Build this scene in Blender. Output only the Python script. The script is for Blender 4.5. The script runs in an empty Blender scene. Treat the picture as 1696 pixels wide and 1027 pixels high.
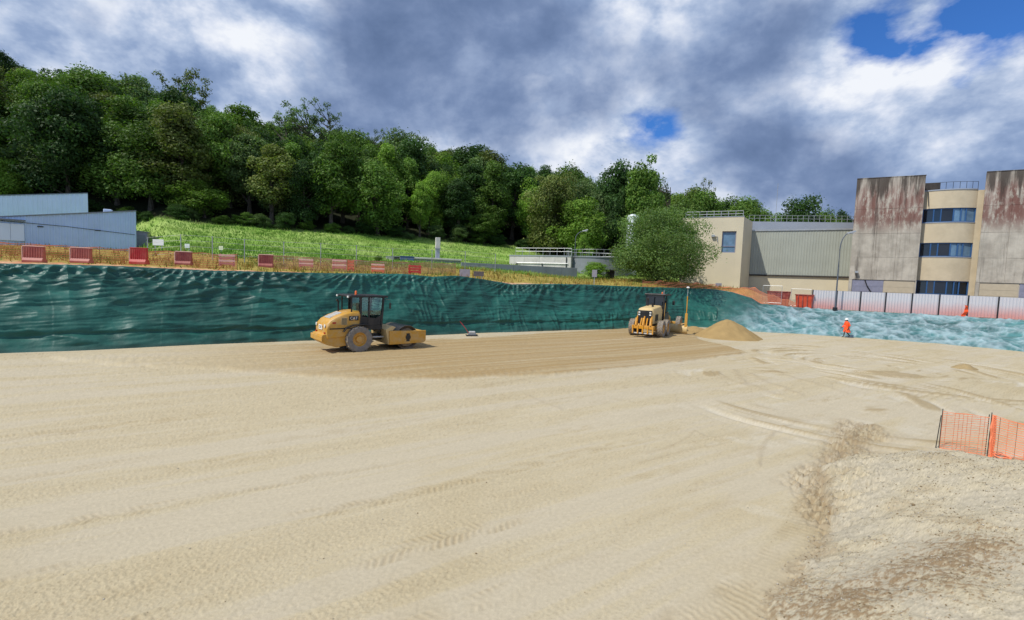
import bpy, math, random
import numpy as np
from mathutils import Matrix, Vector

# ------------------------------------------------------------------ camera
scene = bpy.context.scene
COL = scene.collection
F, CX, CY, HC = 756.0, 848.0, 513.5, 4.1          # focal length in photo pixels, eye height above the pit floor
PITCH, ROLL = math.atan(49.5 / F), math.radians(2.05)
RM = Matrix.Rotation(math.pi / 2 - PITCH, 3, 'X') @ Matrix.Rotation(ROLL, 3, 'Z')
cam_d = bpy.data.cameras.new('camera')
cam = bpy.data.objects.new('camera', cam_d)
COL.objects.link(cam)
cam_d.sensor_fit = 'HORIZONTAL'
cam_d.sensor_width = 36.0
cam_d.lens = 36.0 * F / 1696.0
cam_d.clip_start = 0.1
cam_d.clip_end = 5000
cam.matrix_world = Matrix.Translation((0, 0, HC)) @ RM.to_4x4()
scene.camera = cam
RN = np.array(RM)

# ------------------------------------------------------------------ light
SUN_EL = math.radians(52)
sx, sy = 0.85, 0.50                                 # horizontal travel of the light: to the right and away
_l = math.hypot(sx, sy)
LDIR = Vector((sx / _l * math.cos(SUN_EL), sy / _l * math.cos(SUN_EL), -math.sin(SUN_EL)))
sun_d = bpy.data.lights.new('sun', 'SUN')
sun_d.energy = 4.0
sun_d.angle = math.radians(0.6)
sun_d.color = (1.0, 0.965, 0.905)
sun = bpy.data.objects.new('sun', sun_d)
sun.rotation_euler = LDIR.to_track_quat('-Z', 'Y').to_euler()
sun.location = (-30, -20, 60)
COL.objects.link(sun)

scene.view_settings.view_transform = 'Standard'
scene.view_settings.look = 'None'
scene.view_settings.exposure = 0.0
scene.view_settings.gamma = 1.0
scene.view_settings.use_curve_mapping = False
scene.cycles.use_denoising = True
scene.cycles.max_bounces = 6
scene.cycles.transparent_max_bounces = 12
scene.cycles.sample_clamp_indirect = 4.0


def pix_dir(px, py):
    d = np.array([(px - CX) / F, -(py - CY) / F, -1.0])
    return RN @ d


def P(px, py, Y):
    d = pix_dir(px, py)
    k = Y / d[1]
    return np.array([d[0] * k, Y, HC + d[2] * k])


def G(px, py, z=0.0):
    d = pix_dir(px, py)
    k = (z - HC) / d[2]
    return np.array([d[0] * k, d[1] * k, z])


# ------------------------------------------------------------------ sky
def build_world():
    w = bpy.data.worlds.new('World')
    scene.world = w
    w.use_nodes = True
    nt = w.node_tree
    nt.nodes.clear()
    N, L = nt.nodes, nt.links

    def mth(op, a, b=None, clamp=False):
        n = N.new('ShaderNodeMath')
        n.operation = op
        n.use_clamp = clamp
        for i, v in enumerate((a, b)):
            if v is None:
                continue
            if isinstance(v, (int, float)):
                n.inputs[i].default_value = v
            else:
                L.new(v, n.inputs[i])
        return n.outputs[0]

    out = N.new('ShaderNodeOutputWorld')
    bg = N.new('ShaderNodeBackground')
    bg.inputs['Strength'].default_value = 0.1
    sky = N.new('ShaderNodeTexSky')
    sky.sky_type = 'NISHITA'
    sky.sun_disc = False
    sky.sun_elevation = SUN_EL
    sky.sun_rotation = math.atan2(-sx, -sy) % (2 * math.pi)
    sky.altitude = 100
    sky.air_density = 1.0
    sky.dust_density = 0.5
    sky.ozone_density = 3.0
    tc = N.new('ShaderNodeTexCoord')
    nrm = N.new('ShaderNodeVectorMath')
    nrm.operation = 'NORMALIZE'
    L.new(tc.outputs['Generated'], nrm.inputs[0])
    sep = N.new('ShaderNodeSeparateXYZ')
    L.new(nrm.outputs[0], sep.inputs[0])
    z = mth('MAXIMUM', sep.outputs['Z'], 0.0)
    den = mth('ADD', z, 0.16)
    com = N.new('ShaderNodeCombineXYZ')
    L.new(mth('DIVIDE', sep.outputs['X'], den), com.inputs[0])
    L.new(mth('DIVIDE', sep.outputs['Y'], den), com.inputs[1])

    def noise(scale, detail, rough, off, dist=0.0, vec=None):
        n = N.new('ShaderNodeTexNoise')
        n.inputs['Scale'].default_value = scale
        n.inputs['Detail'].default_value = detail
        n.inputs['Roughness'].default_value = rough
        n.inputs['Distortion'].default_value = dist
        a = N.new('ShaderNodeVectorMath')
        a.operation = 'ADD'
        L.new(vec or com.outputs[0], a.inputs[0])
        a.inputs[1].default_value = off
        L.new(a.outputs[0], n.inputs['Vector'])
        return n.outputs['Fac']

    def blob(px, py, rad, amp):
        d = Vector(pix_dir(px, py)).normalized()
        v = N.new('ShaderNodeVectorMath')
        v.operation = 'DOT_PRODUCT'
        L.new(nrm.outputs[0], v.inputs[0])
        v.inputs[1].default_value = d
        s = (rad / F) ** 2 / 2
        e = mth('EXPONENT', mth('DIVIDE', mth('SUBTRACT', v.outputs['Value'], 1.0), s))
        return mth('MULTIPLY', e, amp)

    def add(lst):
        r = lst[0]
        for q in lst[1:]:
            r = mth('ADD', r, q)
        return r

    def ramp(fac, stops):
        r = N.new('ShaderNodeValToRGB')
        el = r.color_ramp.elements
        while len(el) < len(stops):
            el.new(0.5)
        for e, (p, c) in zip(el, stops):
            e.position = p
            e.color = (*c, 1)
        L.new(fac, r.inputs[0])
        return r.outputs[0]

    # flattened direction space: banks of cloud lie wider than they are tall
    flat = N.new('ShaderNodeVectorMath')
    flat.operation = 'MULTIPLY'
    L.new(nrm.outputs[0], flat.inputs[0])
    flat.inputs[1].default_value = (1.0, 1.0, 1.45)
    fv = flat.outputs[0]
    low = noise(2.3, 2.0, 0.5, (7.1, 3.4, 2.0), 0.0, fv)
    den_a = noise(3.7, 10.0, 0.58, (0.3, 5.0, 9.0), 0.12, fv)
    # the same cloud sampled a little nearer the light: the difference shades the billows
    den_b = noise(3.7, 6.0, 0.58, (0.3 - 0.035, 5.0 - 0.010, 9.0 + 0.055), 0.12, fv)
    den_c = noise(2.6, 6.0, 0.52, (6.3, 1.0, 3.0), 0.2, fv)
    relief = mth('SUBTRACT', den_a, den_b)
    puff = mth('ABSOLUTE', mth('SUBTRACT', noise(7.5, 5.0, 0.55, (2.3, 1.0, 4.0), 0.3, fv), 0.5))
    # cover: where there is cloud at all
    cov = add([mth('MULTIPLY', den_a, 1.9), mth('MULTIPLY', puff, 0.5),
               blob(1472, 85, 50, -0.34), blob(1425, 35, 36, -0.24), blob(1530, 85, 34, -0.12), blob(1690, 10, 50, -0.34), blob(1610, 25, 36, -0.16),
               blob(1062, 208, 40, -0.38), blob(1012, 218, 26, -0.22), blob(1118, 195, 30, -0.24),
               blob(1605, 128, 24, -0.20), blob(1565, 155, 22, -0.18), blob(1170, 320, 40, -0.05),
               blob(850, 90, 420, 0.42), blob(200, 60, 300, 0.42), blob(1500, 250, 200, 0.20), blob(1505, 45, 26, 0.20), blob(1250, 60, 110, 0.2), blob(1215, 285, 60, 0.3), blob(1330, 230, 90, 0.2), blob(960, 260, 60, 0.12), blob(1640, 120, 90, 0.1)])
    cover = mth('MULTIPLY', mth('SUBTRACT', cov, 0.76), 4.0, True)
    lum = add([mth('MULTIPLY', relief, 3.0), mth('MULTIPLY', puff, 0.8), mth('MULTIPLY', mth('SUBTRACT', low, 0.5), 0.6),
               blob(950, 250, 90, 0.22), blob(1480, 160, 110, 0.06), blob(1600, 85, 90, 0.08), blob(1400, 140, 60, 0.12), blob(240, 130, 90, 0.05), blob(40, 100, 70, 0.03),
               blob(700, 50, 90, 0.06), blob(880, 145, 40, 0.16), blob(1140, 250, 70, 0.16), blob(1430, 320, 130, -0.08), blob(1650, 230, 100, -0.06),
               mth('MULTIPLY', mth('SUBTRACT', 1.0, cover), 0.12)])
    ccol = ramp(mth('ADD', lum, 0.385), [(0.0, (2.0, 2.9, 4.9)), (0.25, (2.9, 3.9, 6.0)), (0.48, (4.7, 5.65, 7.5)), (0.68, (7.0, 7.6, 8.9)), (0.88, (8.9, 9.2, 9.8))])
    # darker cloud bases: soft-edged decks drifting below the white tops
    deck_f = add([mth('MULTIPLY', den_c, 1.5), mth('MULTIPLY', den_a, 0.5),
                  blob(960, 60, 230, 0.30), blob(1280, 80, 120, 0.30), blob(600, 125, 110, 0.24), blob(900, 205, 110, 0.26), blob(1340, 245, 110, 0.34), blob(1290, 290, 80, 0.16),
                  blob(165, 50, 70, 0.24), blob(640, 195, 60, 0.18), blob(420, 110, 80, 0.05), blob(1500, 300, 70, 0.10), blob(770, 100, 120, 0.14),
                  blob(950, 260, 50, -0.22), blob(1500, 140, 110, -0.35), blob(1640, 130, 130, -0.30), blob(880, 150, 30, -0.18), blob(250, 135, 70, -0.22), blob(40, 105, 60, -0.14),
                  blob(1130, 240, 50, -0.22), blob(1240, 170, 60, -0.16), blob(1400, 130, 50, -0.25), blob(700, 45, 40, -0.10), blob(1065, 208, 40, -0.3), blob(1472, 60, 60, -0.3)])
    deck = mth('MULTIPLY', mth('SUBTRACT', deck_f, 1.05), 3.4, True)
    dlum = add([mth('MULTIPLY', relief, 1.5), mth('MULTIPLY', mth('SUBTRACT', low, 0.5), 0.9), mth('MULTIPLY', mth('SUBTRACT', 1.0, deck), 0.35), 0.30])
    dcol = ramp(dlum, [(0.0, (1.15, 1.75, 3.2)), (0.30, (1.65, 2.4, 4.2)), (0.55, (2.6, 3.55, 5.6)), (0.9, (4.9, 5.95, 8.0))])
    dmix = N.new('ShaderNodeMix')
    dmix.data_type = 'RGBA'
    L.new(mth('MULTIPLY', deck, 0.92), dmix.inputs[0])
    L.new(ccol, dmix.inputs[6])
    L.new(dcol, dmix.inputs[7])
    ccol = dmix.outputs[2]
    # a denser blue for the clear gaps
    hs = N.new('ShaderNodeMix')
    hs.data_type = 'RGBA'
    hs.blend_type = 'MULTIPLY'
    hs.inputs[0].default_value = 1.0
    L.new(sky.outputs[0], hs.inputs[6])
    hs.inputs[7].default_value = (0.42, 0.85, 1.45, 1)
    mix = N.new('ShaderNodeMix')
    mix.data_type = 'RGBA'
    L.new(cover, mix.inputs[0])
    L.new(hs.outputs[2], mix.inputs[6])
    L.new(ccol, mix.inputs[7])
    L.new(mix.outputs[2], bg.inputs['Color'])
    L.new(bg.outputs[0], out.inputs['Surface'])


build_world()

# ------------------------------------------------------------------ helpers: noise
rng = np.random.default_rng(7)
random.seed(7)
_perm = np.tile(rng.permutation(256), 3)
_ga = rng.random(256) * 2 * np.pi
_gx, _gy = np.cos(_ga), np.sin(_ga)


def perlin(x, y, seed=0):
    x = np.asarray(x, float) + seed * 17.31
    y = np.asarray(y, float) + seed * 9.77
    xi = np.floor(x).astype(int)
    yi = np.floor(y).astype(int)
    xf, yf = x - xi, y - yi
    u = xf * xf * xf * (xf * (xf * 6 - 15) + 10)
    v = yf * yf * yf * (yf * (yf * 6 - 15) + 10)
    xi &= 255
    yi &= 255

    def g(a, b, fx, fy):
        h = _perm[_perm[a] + b]
        return _gx[h] * fx + _gy[h] * fy
    n00 = g(xi, yi, xf, yf)
    n10 = g(xi + 1, yi, xf - 1, yf)
    n01 = g(xi, yi + 1, xf, yf - 1)
    n11 = g(xi + 1, yi + 1, xf - 1, yf - 1)
    return ((n00 * (1 - u) + n10 * u) * (1 - v) + (n01 * (1 - u) + n11 * u) * v) * 1.5


def fbm(x, y, o=4, seed=0, gain=0.5):
    r, a = 0, 1.0
    for i in range(o):
        r = r + a * perlin(x * 2 ** i, y * 2 ** i, seed + i)
        a *= gain
    return r


def sstep(a, b, x):
    t = np.clip((x - a) / (b - a), 0, 1)
    return t * t * (3 - 2 * t)


def seg_dist(X, Y, pts):
    """distance to a polyline and the running length at the foot point"""
    best = np.full(X.shape, 1e9)
    run = np.zeros(X.shape)
    acc = 0.0
    for (a, b) in zip(pts[:-1], pts[1:]):
        ax, ay, bx, by = a[0], a[1], b[0], b[1]
        dx, dy = bx - ax, by - ay
        l2 = dx * dx + dy * dy
        t = np.clip(((X - ax) * dx + (Y - ay) * dy) / l2, 0, 1)
        d = np.hypot(X - ax - t * dx, Y - ay - t * dy)
        m = d < best
        best = np.where(m, d, best)
        run = np.where(m, acc + t * math.sqrt(l2), run)
        acc += math.sqrt(l2)
    return best, run


def in_poly(X, Y, pts):
    c = np.zeros(X.shape, bool)
    n = len(pts)
    for i in range(n):
        x0, y0 = pts[i][0], pts[i][1]
        x1, y1 = pts[(i + 1) % n][0], pts[(i + 1) % n][1]
        if y0 == y1:
            continue
        m = ((y0 > Y) != (y1 > Y)) & (X < (x1 - x0) * (Y - y0) / (y1 - y0) + x0)
        c ^= m
    return c


def sdist(X, Y, pts):
    d, _ = seg_dist(X, Y, list(pts) + [pts[0]])
    return np.where(in_poly(X, Y, pts), d, -d)


# ------------------------------------------------------------------ helpers: materials
MATS = {}


def srgb(r, g, b):
    return tuple(((c / 255) / 12.92 if c / 255 <= 0.04045 else ((c / 255 + 0.055) / 1.055) ** 2.4) for c in (r, g, b))


def mat(name, color, rough=0.6, metal=0.0, var=0.12, scale=3.0, bump=0.0, bscale=40.0, dirt=None, dirt_amt=0.0, dscale=2.5, spec=0.5, coat=0.0):
    """plain procedural paint/metal/concrete with noise variation, optional dirt patches"""
    if name in MATS:
        return MATS[name]
    m = bpy.data.materials.new(name)
    m.use_nodes = True
    N, L = m.node_tree.nodes, m.node_tree.links
    b = N['Principled BSDF']
    b.inputs['Roughness'].default_value = rough
    b.inputs['Metallic'].default_value = metal
    b.inputs['Specular IOR Level'].default_value = spec
    b.inputs['Coat Weight'].default_value = coat
    tc = N.new('ShaderNodeTexCoord')
    n1 = N.new('ShaderNodeTexNoise')
    n1.inputs['Scale'].default_value = scale
    n1.inputs['Detail'].default_value = 6
    L.new(tc.outputs['Object'], n1.inputs['Vector'])
    mp = N.new('ShaderNodeMapRange')
    mp.inputs[1].default_value = 0.3
    mp.inputs[2].default_value = 0.7
    mp.inputs[3].default_value = 1 - var
    mp.inputs[4].default_value = 1 + var
    L.new(n1.outputs['Fac'], mp.inputs[0])
    mx = N.new('ShaderNodeMix')
    mx.data_type = 'RGBA'
    mx.blend_type = 'MULTIPLY'
    mx.inputs[0].default_value = 1
    mx.inputs[6].default_value = (*color, 1)
    L.new(mp.outputs[0], mx.inputs[7])
    col = mx.outputs[2]
    if dirt is not None:
        n2 = N.new('ShaderNodeTexNoise')
        n2.inputs['Scale'].default_value = dscale
        n2.inputs['Detail'].default_value = 8
        n2.inputs['Roughness'].default_value = 0.65
        L.new(tc.outputs['Object'], n2.inputs['Vector'])
        r2 = N.new('ShaderNodeMapRange')
        r2.inputs[1].default_value = 0.42
        r2.inputs[2].default_value = 0.68
        r2.inputs[4].default_value = dirt_amt
        L.new(n2.outputs['Fac'], r2.inputs[0])
        m2 = N.new('ShaderNodeMix')
        m2.data_type = 'RGBA'
        L.new(r2.outputs[0], m2.inputs[0])
        L.new(col, m2.inputs[6])
        m2.inputs[7].default_value = (*dirt, 1)
        col = m2.outputs[2]
    L.new(col, b.inputs['Base Color'])
    if bump:
        n3 = N.new('ShaderNodeTexNoise')
        n3.inputs['Scale'].default_value = bscale
        n3.inputs['Detail'].default_value = 5
        L.new(tc.outputs['Object'], n3.inputs['Vector'])
        bp = N.new('ShaderNodeBump')
        bp.inputs['Strength'].default_value = bump
        bp.inputs['Distance'].default_value = 0.02
        L.new(n3.outputs['Fac'], bp.inputs['Height'])
        L.new(bp.outputs[0], b.inputs['Normal'])
    MATS[name] = m
    return m


def mat_attr(name, rough=0.95, var=0.2, scale=60.0, bump=0.3, spec=0.2, bdist=0.01, trans=0.0):
    """colour read from the mesh's own colour attribute, times fine grain"""
    m = bpy.data.materials.new(name)
    m.use_nodes = True
    N, L = m.node_tree.nodes, m.node_tree.links
    b = N['Principled BSDF']
    b.inputs['Roughness'].default_value = rough
    b.inputs['Specular IOR Level'].default_value = spec
    at = N.new('ShaderNodeAttribute')
    at.attribute_name = 'Col'
    tc = N.new('ShaderNodeTexCoord')
    n1 = N.new('ShaderNodeTexNoise')
    n1.inputs['Scale'].default_value = scale
    n1.inputs['Detail'].default_value = 5
    n1.inputs['Roughness'].default_value = 0.7
    L.new(tc.outputs['Object'], n1.inputs['Vector'])
    mp = N.new('ShaderNodeMapRange')
    mp.inputs[1].default_value = 0.3
    mp.inputs[2].default_value = 0.7
    mp.inputs[3].default_value = 1 - var
    mp.inputs[4].default_value = 1 + var
    L.new(n1.outputs['Fac'], mp.inputs[0])
    mx = N.new('ShaderNodeMix')
    mx.data_type = 'RGBA'
    mx.blend_type = 'MULTIPLY'
    mx.inputs[0].default_value = 1
    L.new(at.outputs['Color'], mx.inputs[6])
    L.new(mp.outputs[0], mx.inputs[7])
    L.new(mx.outputs[2], b.inputs['Base Color'])
    if bump:
        bp = N.new('ShaderNodeBump')
        bp.inputs['Strength'].default_value = bump
        bp.inputs['Distance'].default_value = bdist
        L.new(n1.outputs['Fac'], bp.inputs['Height'])
        L.new(bp.outputs[0], b.inputs['Normal'])
    if trans:
        tr = N.new('ShaderNodeBsdfTranslucent')
        L.new(mx.outputs[2], tr.inputs['Color'])
        ms = N.new('ShaderNodeMixShader')
        ms.inputs[0].default_value = trans
        L.new(b.outputs[0], ms.inputs[1])
        L.new(tr.outputs[0], ms.inputs[2])
        L.new(ms.outputs[0], N['Material Output'].inputs['Surface'])
    MATS[name] = m
    return m


# ------------------------------------------------------------------ helpers: objects
def tag(o, label=None, cat=None, group=None, kind=None):
    for k, v in (('label', label), ('category', cat), ('group', group), ('kind', kind)):
        if v:
            o[k] = v
    return o


def empty(name, loc=(0, 0, 0), rz=0.0, label=None, cat=None, group=None):
    o = bpy.data.objects.new(name, None)
    COL.objects.link(o)
    o.location = tuple(float(v) for v in loc)
    o.rotation_euler = (0, 0, rz)
    o.empty_display_size = 0.3
    return tag(o, label, cat, group)


def mesh_np(name, verts, faces, material, parent=None, smooth=False, col=None):
    """verts (n,3), faces (m,k) numpy arrays"""
    me = bpy.data.meshes.new(name)
    verts = np.ascontiguousarray(verts, np.float32)
    faces = np.ascontiguousarray(faces, np.int32)
    m, k = faces.shape
    me.vertices.add(len(verts))
    me.vertices.foreach_set('co', verts.ravel())
    me.loops.add(m * k)
    me.loops.foreach_set('vertex_index', faces.ravel())
    me.polygons.add(m)
    me.polygons.foreach_set('loop_start', np.arange(0, m * k, k, dtype=np.int32))
    if smooth:
        me.polygons.foreach_set('use_smooth', np.ones(m, bool))
    if col is not None:
        at = me.attributes.new('Col', 'FLOAT_COLOR', 'POINT')
        c4 = np.ones((len(verts), 4), np.float32)
        c4[:, :3] = col
        at.data.foreach_set('color', c4.ravel())
    me.update(calc_edges=True)
    if material:
        me.materials.append(material)
    o = bpy.data.objects.new(name, me)
    COL.objects.link(o)
    if parent:
        o.parent = parent
    return o


def grid_faces(nr, nc):
    i = np.arange((nr - 1) * (nc - 1))
    r, c = i // (nc - 1), i % (nc - 1)
    a = r * nc + c
    return np.stack([a, a + 1, a + nc + 1, a + nc], 1)


class MB:
    def __init__(self):
        self.v, self.f = [], []

    def box(self, x0, x1, y0, y1, z0, z1):
        n = len(self.v)
        self.v += [(x0, y0, z0), (x1, y0, z0), (x1, y1, z0), (x0, y1, z0), (x0, y0, z1), (x1, y0, z1), (x1, y1, z1), (x0, y1, z1)]
        self.f += [tuple(n + i for i in q) for q in ((0, 3, 2, 1), (4, 5, 6, 7), (0, 1, 5, 4), (1, 2, 6, 5), (2, 3, 7, 6), (3, 0, 4, 7))]
        return self

    def hexa(self, b, t):
        n = len(self.v)
        self.v += [tuple(p) for p in b] + [tuple(p) for p in t]
        self.f += [tuple(n + i for i in q) for q in ((0, 3, 2, 1), (4, 5, 6, 7), (0, 1, 5, 4), (1, 2, 6, 5), (2, 3, 7, 6), (3, 0, 4, 7))]
        return self

    def prism(self, poly, y0, y1, axis='y', y0s=None):
        """extrude a polygon; axis y: poly in (x,z), axis z: poly in (x,y), axis x: poly in (y,z)"""
        n, k = len(self.v), len(poly)
        mk = {'y': lambda p, w: (p[0], w, p[1]), 'z': lambda p, w: (p[0], p[1], w), 'x': lambda p, w: (w, p[0], p[1])}[axis]
        self.v += [mk(p, y0) for p in poly] + [mk(p, y1) for p in poly]
        self.f.append(tuple(range(n, n + k)))
        self.f.append(tuple(range(n + 2 * k - 1, n + k - 1, -1)))
        for i in range(k):
            j = (i + 1) % k
            self.f.append((n + i, n + k + i, n + k + j, n + j))
        return self

    def tube(self, pts, r, n=8, cap=True):
        pts = [Vector(p) for p in pts]
        rs = r if isinstance(r, (list, tuple)) else [r] * len(pts)
        base = len(self.v)
        up = Vector((0, 0, 1))
        for i, p in enumerate(pts):
            a = pts[max(i - 1, 0)]
            b = pts[min(i + 1, len(pts) - 1)]
            d = (b - a).normalized()
            s = d.cross(up)
            if s.length < 1e-3:
                s = d.cross(Vector((0, 1, 0)))
            s.normalize()
            t = s.cross(d)
            for k in range(n):
                an = 2 * math.pi * k / n
                q = p + (s * math.cos(an) + t * math.sin(an)) * rs[i]
                self.v.append(tuple(q))
        for i in range(len(pts) - 1):
            for k in range(n):
                a = base + i * n + k
                b = base + i * n + (k + 1) % n
                self.f.append((a, b, b + n, a + n))
        if cap:
            self.f.append(tuple(base + n - 1 - k for k in range(n)))
            self.f.append(tuple(base + (len(pts) - 1) * n + k for k in range(n)))
        return self

    def lathe(self, prof, axis_o, axis_d, n=32, close=True):
        """revolve profile [(radius, along)] about an axis"""
        o, d = Vector(axis_o), Vector(axis_d).normalized()
        s = d.cross(Vector((0, 0, 1)))
        if s.length < 1e-3:
            s = Vector((1, 0, 0))
        s.normalize()
        t = d.cross(s)
        base = len(self.v)
        for (r, a) in prof:
            for k in range(n):
                an = 2 * math.pi * k / n
                self.v.append(tuple(o + d * a + (s * math.cos(an) + t * math.sin(an)) * r))
        for i in range(len(prof) - 1):
            for k in range(n):
                a = base + i * n + k
                b = base + i * n + (k + 1) % n
                self.f.append((a, a + n, b + n, b))
        if close:
            self.f.append(tuple(base + k for k in range(n)))
            self.f.append(tuple(base + (len(prof) - 1) * n + n - 1 - k for k in range(n)))
        return self

    def build(self, name, material, parent=None, bevel=0.0, smooth=False, loc=None):
        me = bpy.data.meshes.new(name)
        me.from_pydata([tuple(float(c) for c in v) for v in self.v], [], self.f)
        me.update()
        me.materials.append(material)
        if smooth:
            me.polygons.foreach_set('use_smooth', np.ones(len(me.polygons), bool))
            try:
                me.set_sharp_from_angle(angle=math.radians(38))
            except Exception:
                pass
        o = bpy.data.objects.new(name, me)
        COL.objects.link(o)
        if parent:
            o.parent = parent
        if loc is not None:
            o.location = tuple(float(v) for v in loc)
        if bevel:
            b = o.modifiers.new('bevel', 'BEVEL')
            b.width = bevel
            b.segments = 2
            b.limit_method = 'ANGLE'
        return o


def copy_tree(o, parent=None):
    c = o.copy()
    COL.objects.link(c)
    c.parent = parent
    for ch in o.children:
        copy_tree(ch, c)
    return c


def text_mesh(name, body, size, material, parent, mtx):
    cu = bpy.data.curves.new(name, 'FONT')
    cu.body = body
    cu.size = size
    cu.extrude = 0.004
    cu.align_x = 'CENTER'
    cu.align_y = 'CENTER'
    tmp = bpy.data.objects.new(name, cu)
    COL.objects.link(tmp)
    dg = bpy.context.evaluated_depsgraph_get()
    me = bpy.data.meshes.new_from_object(tmp.evaluated_get(dg))
    bpy.data.objects.remove(tmp)
    me.materials.clear()
    me.materials.append(material)
    o = bpy.data.objects.new(name, me)
    COL.objects.link(o)
    o.parent = parent
    o.matrix_local = mtx
    return o


# ------------------------------------------------------------------ pit outline (foot and crest of the banks)
UX, UY = 0.847, 0.531                                # along the long bank
foot_px = [(0, 584), (177, 577), (318, 571), (520, 563.5), (770, 552), (1040, 544), (1130, 541), (1180, 543), (1250, 549), (1320, 553), (1400, 558.5), (1550, 569), (1696, 583)]
foot = [G(x, y)[:2] for x, y in foot_px]
foot.insert(0, foot[0] + (foot[0] - foot[3]) * 1.0)
foot.append(foot[-1] + (foot[-1] - foot[-3]) * 1.6)
foot = np.array(foot)
f_tau = foot[:, 0] / foot[:, 1]


def foot_Y(tau):
    """depth of the bank's foot on the ray X = tau*Y, exact on the straight pieces"""
    inv = np.interp(tau, f_tau, 1.0 / foot[:, 1])
    return 1.0 / inv


crest_px = [(-260, 428, 1.3), (0, 438, 1.6), (212, 443, 1.8), (354, 450, 2.0), (530, 453.6, 2.2), (600, 454.7, 2.3), (671, 455, 2.4), (717, 459.5, 2.5), (755, 457.6, 2.6),
            (801, 463.6, 2.7), (847, 472, 2.8), (954, 471.7, 2.9), (1060, 476, 3.1), (1130, 477.8, 3.5), (1185, 480, 4.4), (1214, 485, 5.0), (1246, 495, 5.6), (1259, 503.5, 5.8),
            (1311, 509, 6.0), (1343, 512, 6.2), (1500, 520.5, 6.2), (1696, 532, 6.0), (2100, 556, 6.0)]
_ct, _cdy, _cz = [], [], []
for x, y, dy in crest_px:
    t0 = pix_dir(x, y)
    t0 = t0[0] / t0[1]
    Yc = float(foot_Y(t0)) + dy
    p = P(x, y, Yc)
    _ct.append(t0)
    _cdy.append(dy)
    _cz.append(p[2])
_ct, _cdy, _cz = map(np.array, (_ct, _cdy, _cz))


def crest(tau):
    return foot_Y(tau) + np.interp(tau, _ct, _cdy), np.interp(tau, _ct, _cz)


# ------------------------------------------------------------------ ground outside the pit
W0 = G(0, 584)[:2]
EDGE_W = 47.0


def w_of(X, Y):
    # the meadow swings back behind the sheds on the far left
    return -UY * (X - W0[0]) + UX * (Y - W0[1]) - 13.0 * sstep(-0.755, -0.83, X / np.maximum(Y, 1.0)) * sstep(28, 42, Y) * (1 - sstep(57, 72, Y))


def terrain_Z(X, Y):
    w = w_of(X, Y)
    zl = np.interp(w, [0, 5, 13, 20, 30, 47, 60, 110, 150, 260], [3.95, 4.15, 4.8, 5.6, 6.7, 10.5, 15.0, 33.0, 41.0, 46.0])
    tau = X / np.maximum(Y, 1e-3)
    # the valley floor on the right: lower, flat, buildings stand on it
    flat = np.interp(Y, [45, 52, 75, 110, 250], [2.15, 2.2, 4.0, 7.0, 22.0])
    mid = np.interp(Y, [46, 55, 65, 85, 110, 160, 300], [4.0, 4.5, 5.6, 7.5, 11.0, 24.0, 42.0])
    a = sstep(0.0, 0.22, tau)
    z = zl * (1 - a) + np.minimum(zl, mid) * a
    b = sstep(0.50, 0.58, tau)
    z = z * (1 - b) + flat * b
    z = z + 0.18 * fbm(X * 0.09, Y * 0.09, 3, 3) * sstep(3, 12, w + 30 * b)
    return z


def ground_z(x, y):
    X, Y = np.array([float(x)]), np.array([float(y)])
    tau = X / Y
    Yc, zc = crest(tau)
    Z = terrain_Z(X, Y)
    k = sstep(0, 5, Y - Yc)
    return float((zc * (1 - k) + Z * k)[0])


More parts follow.
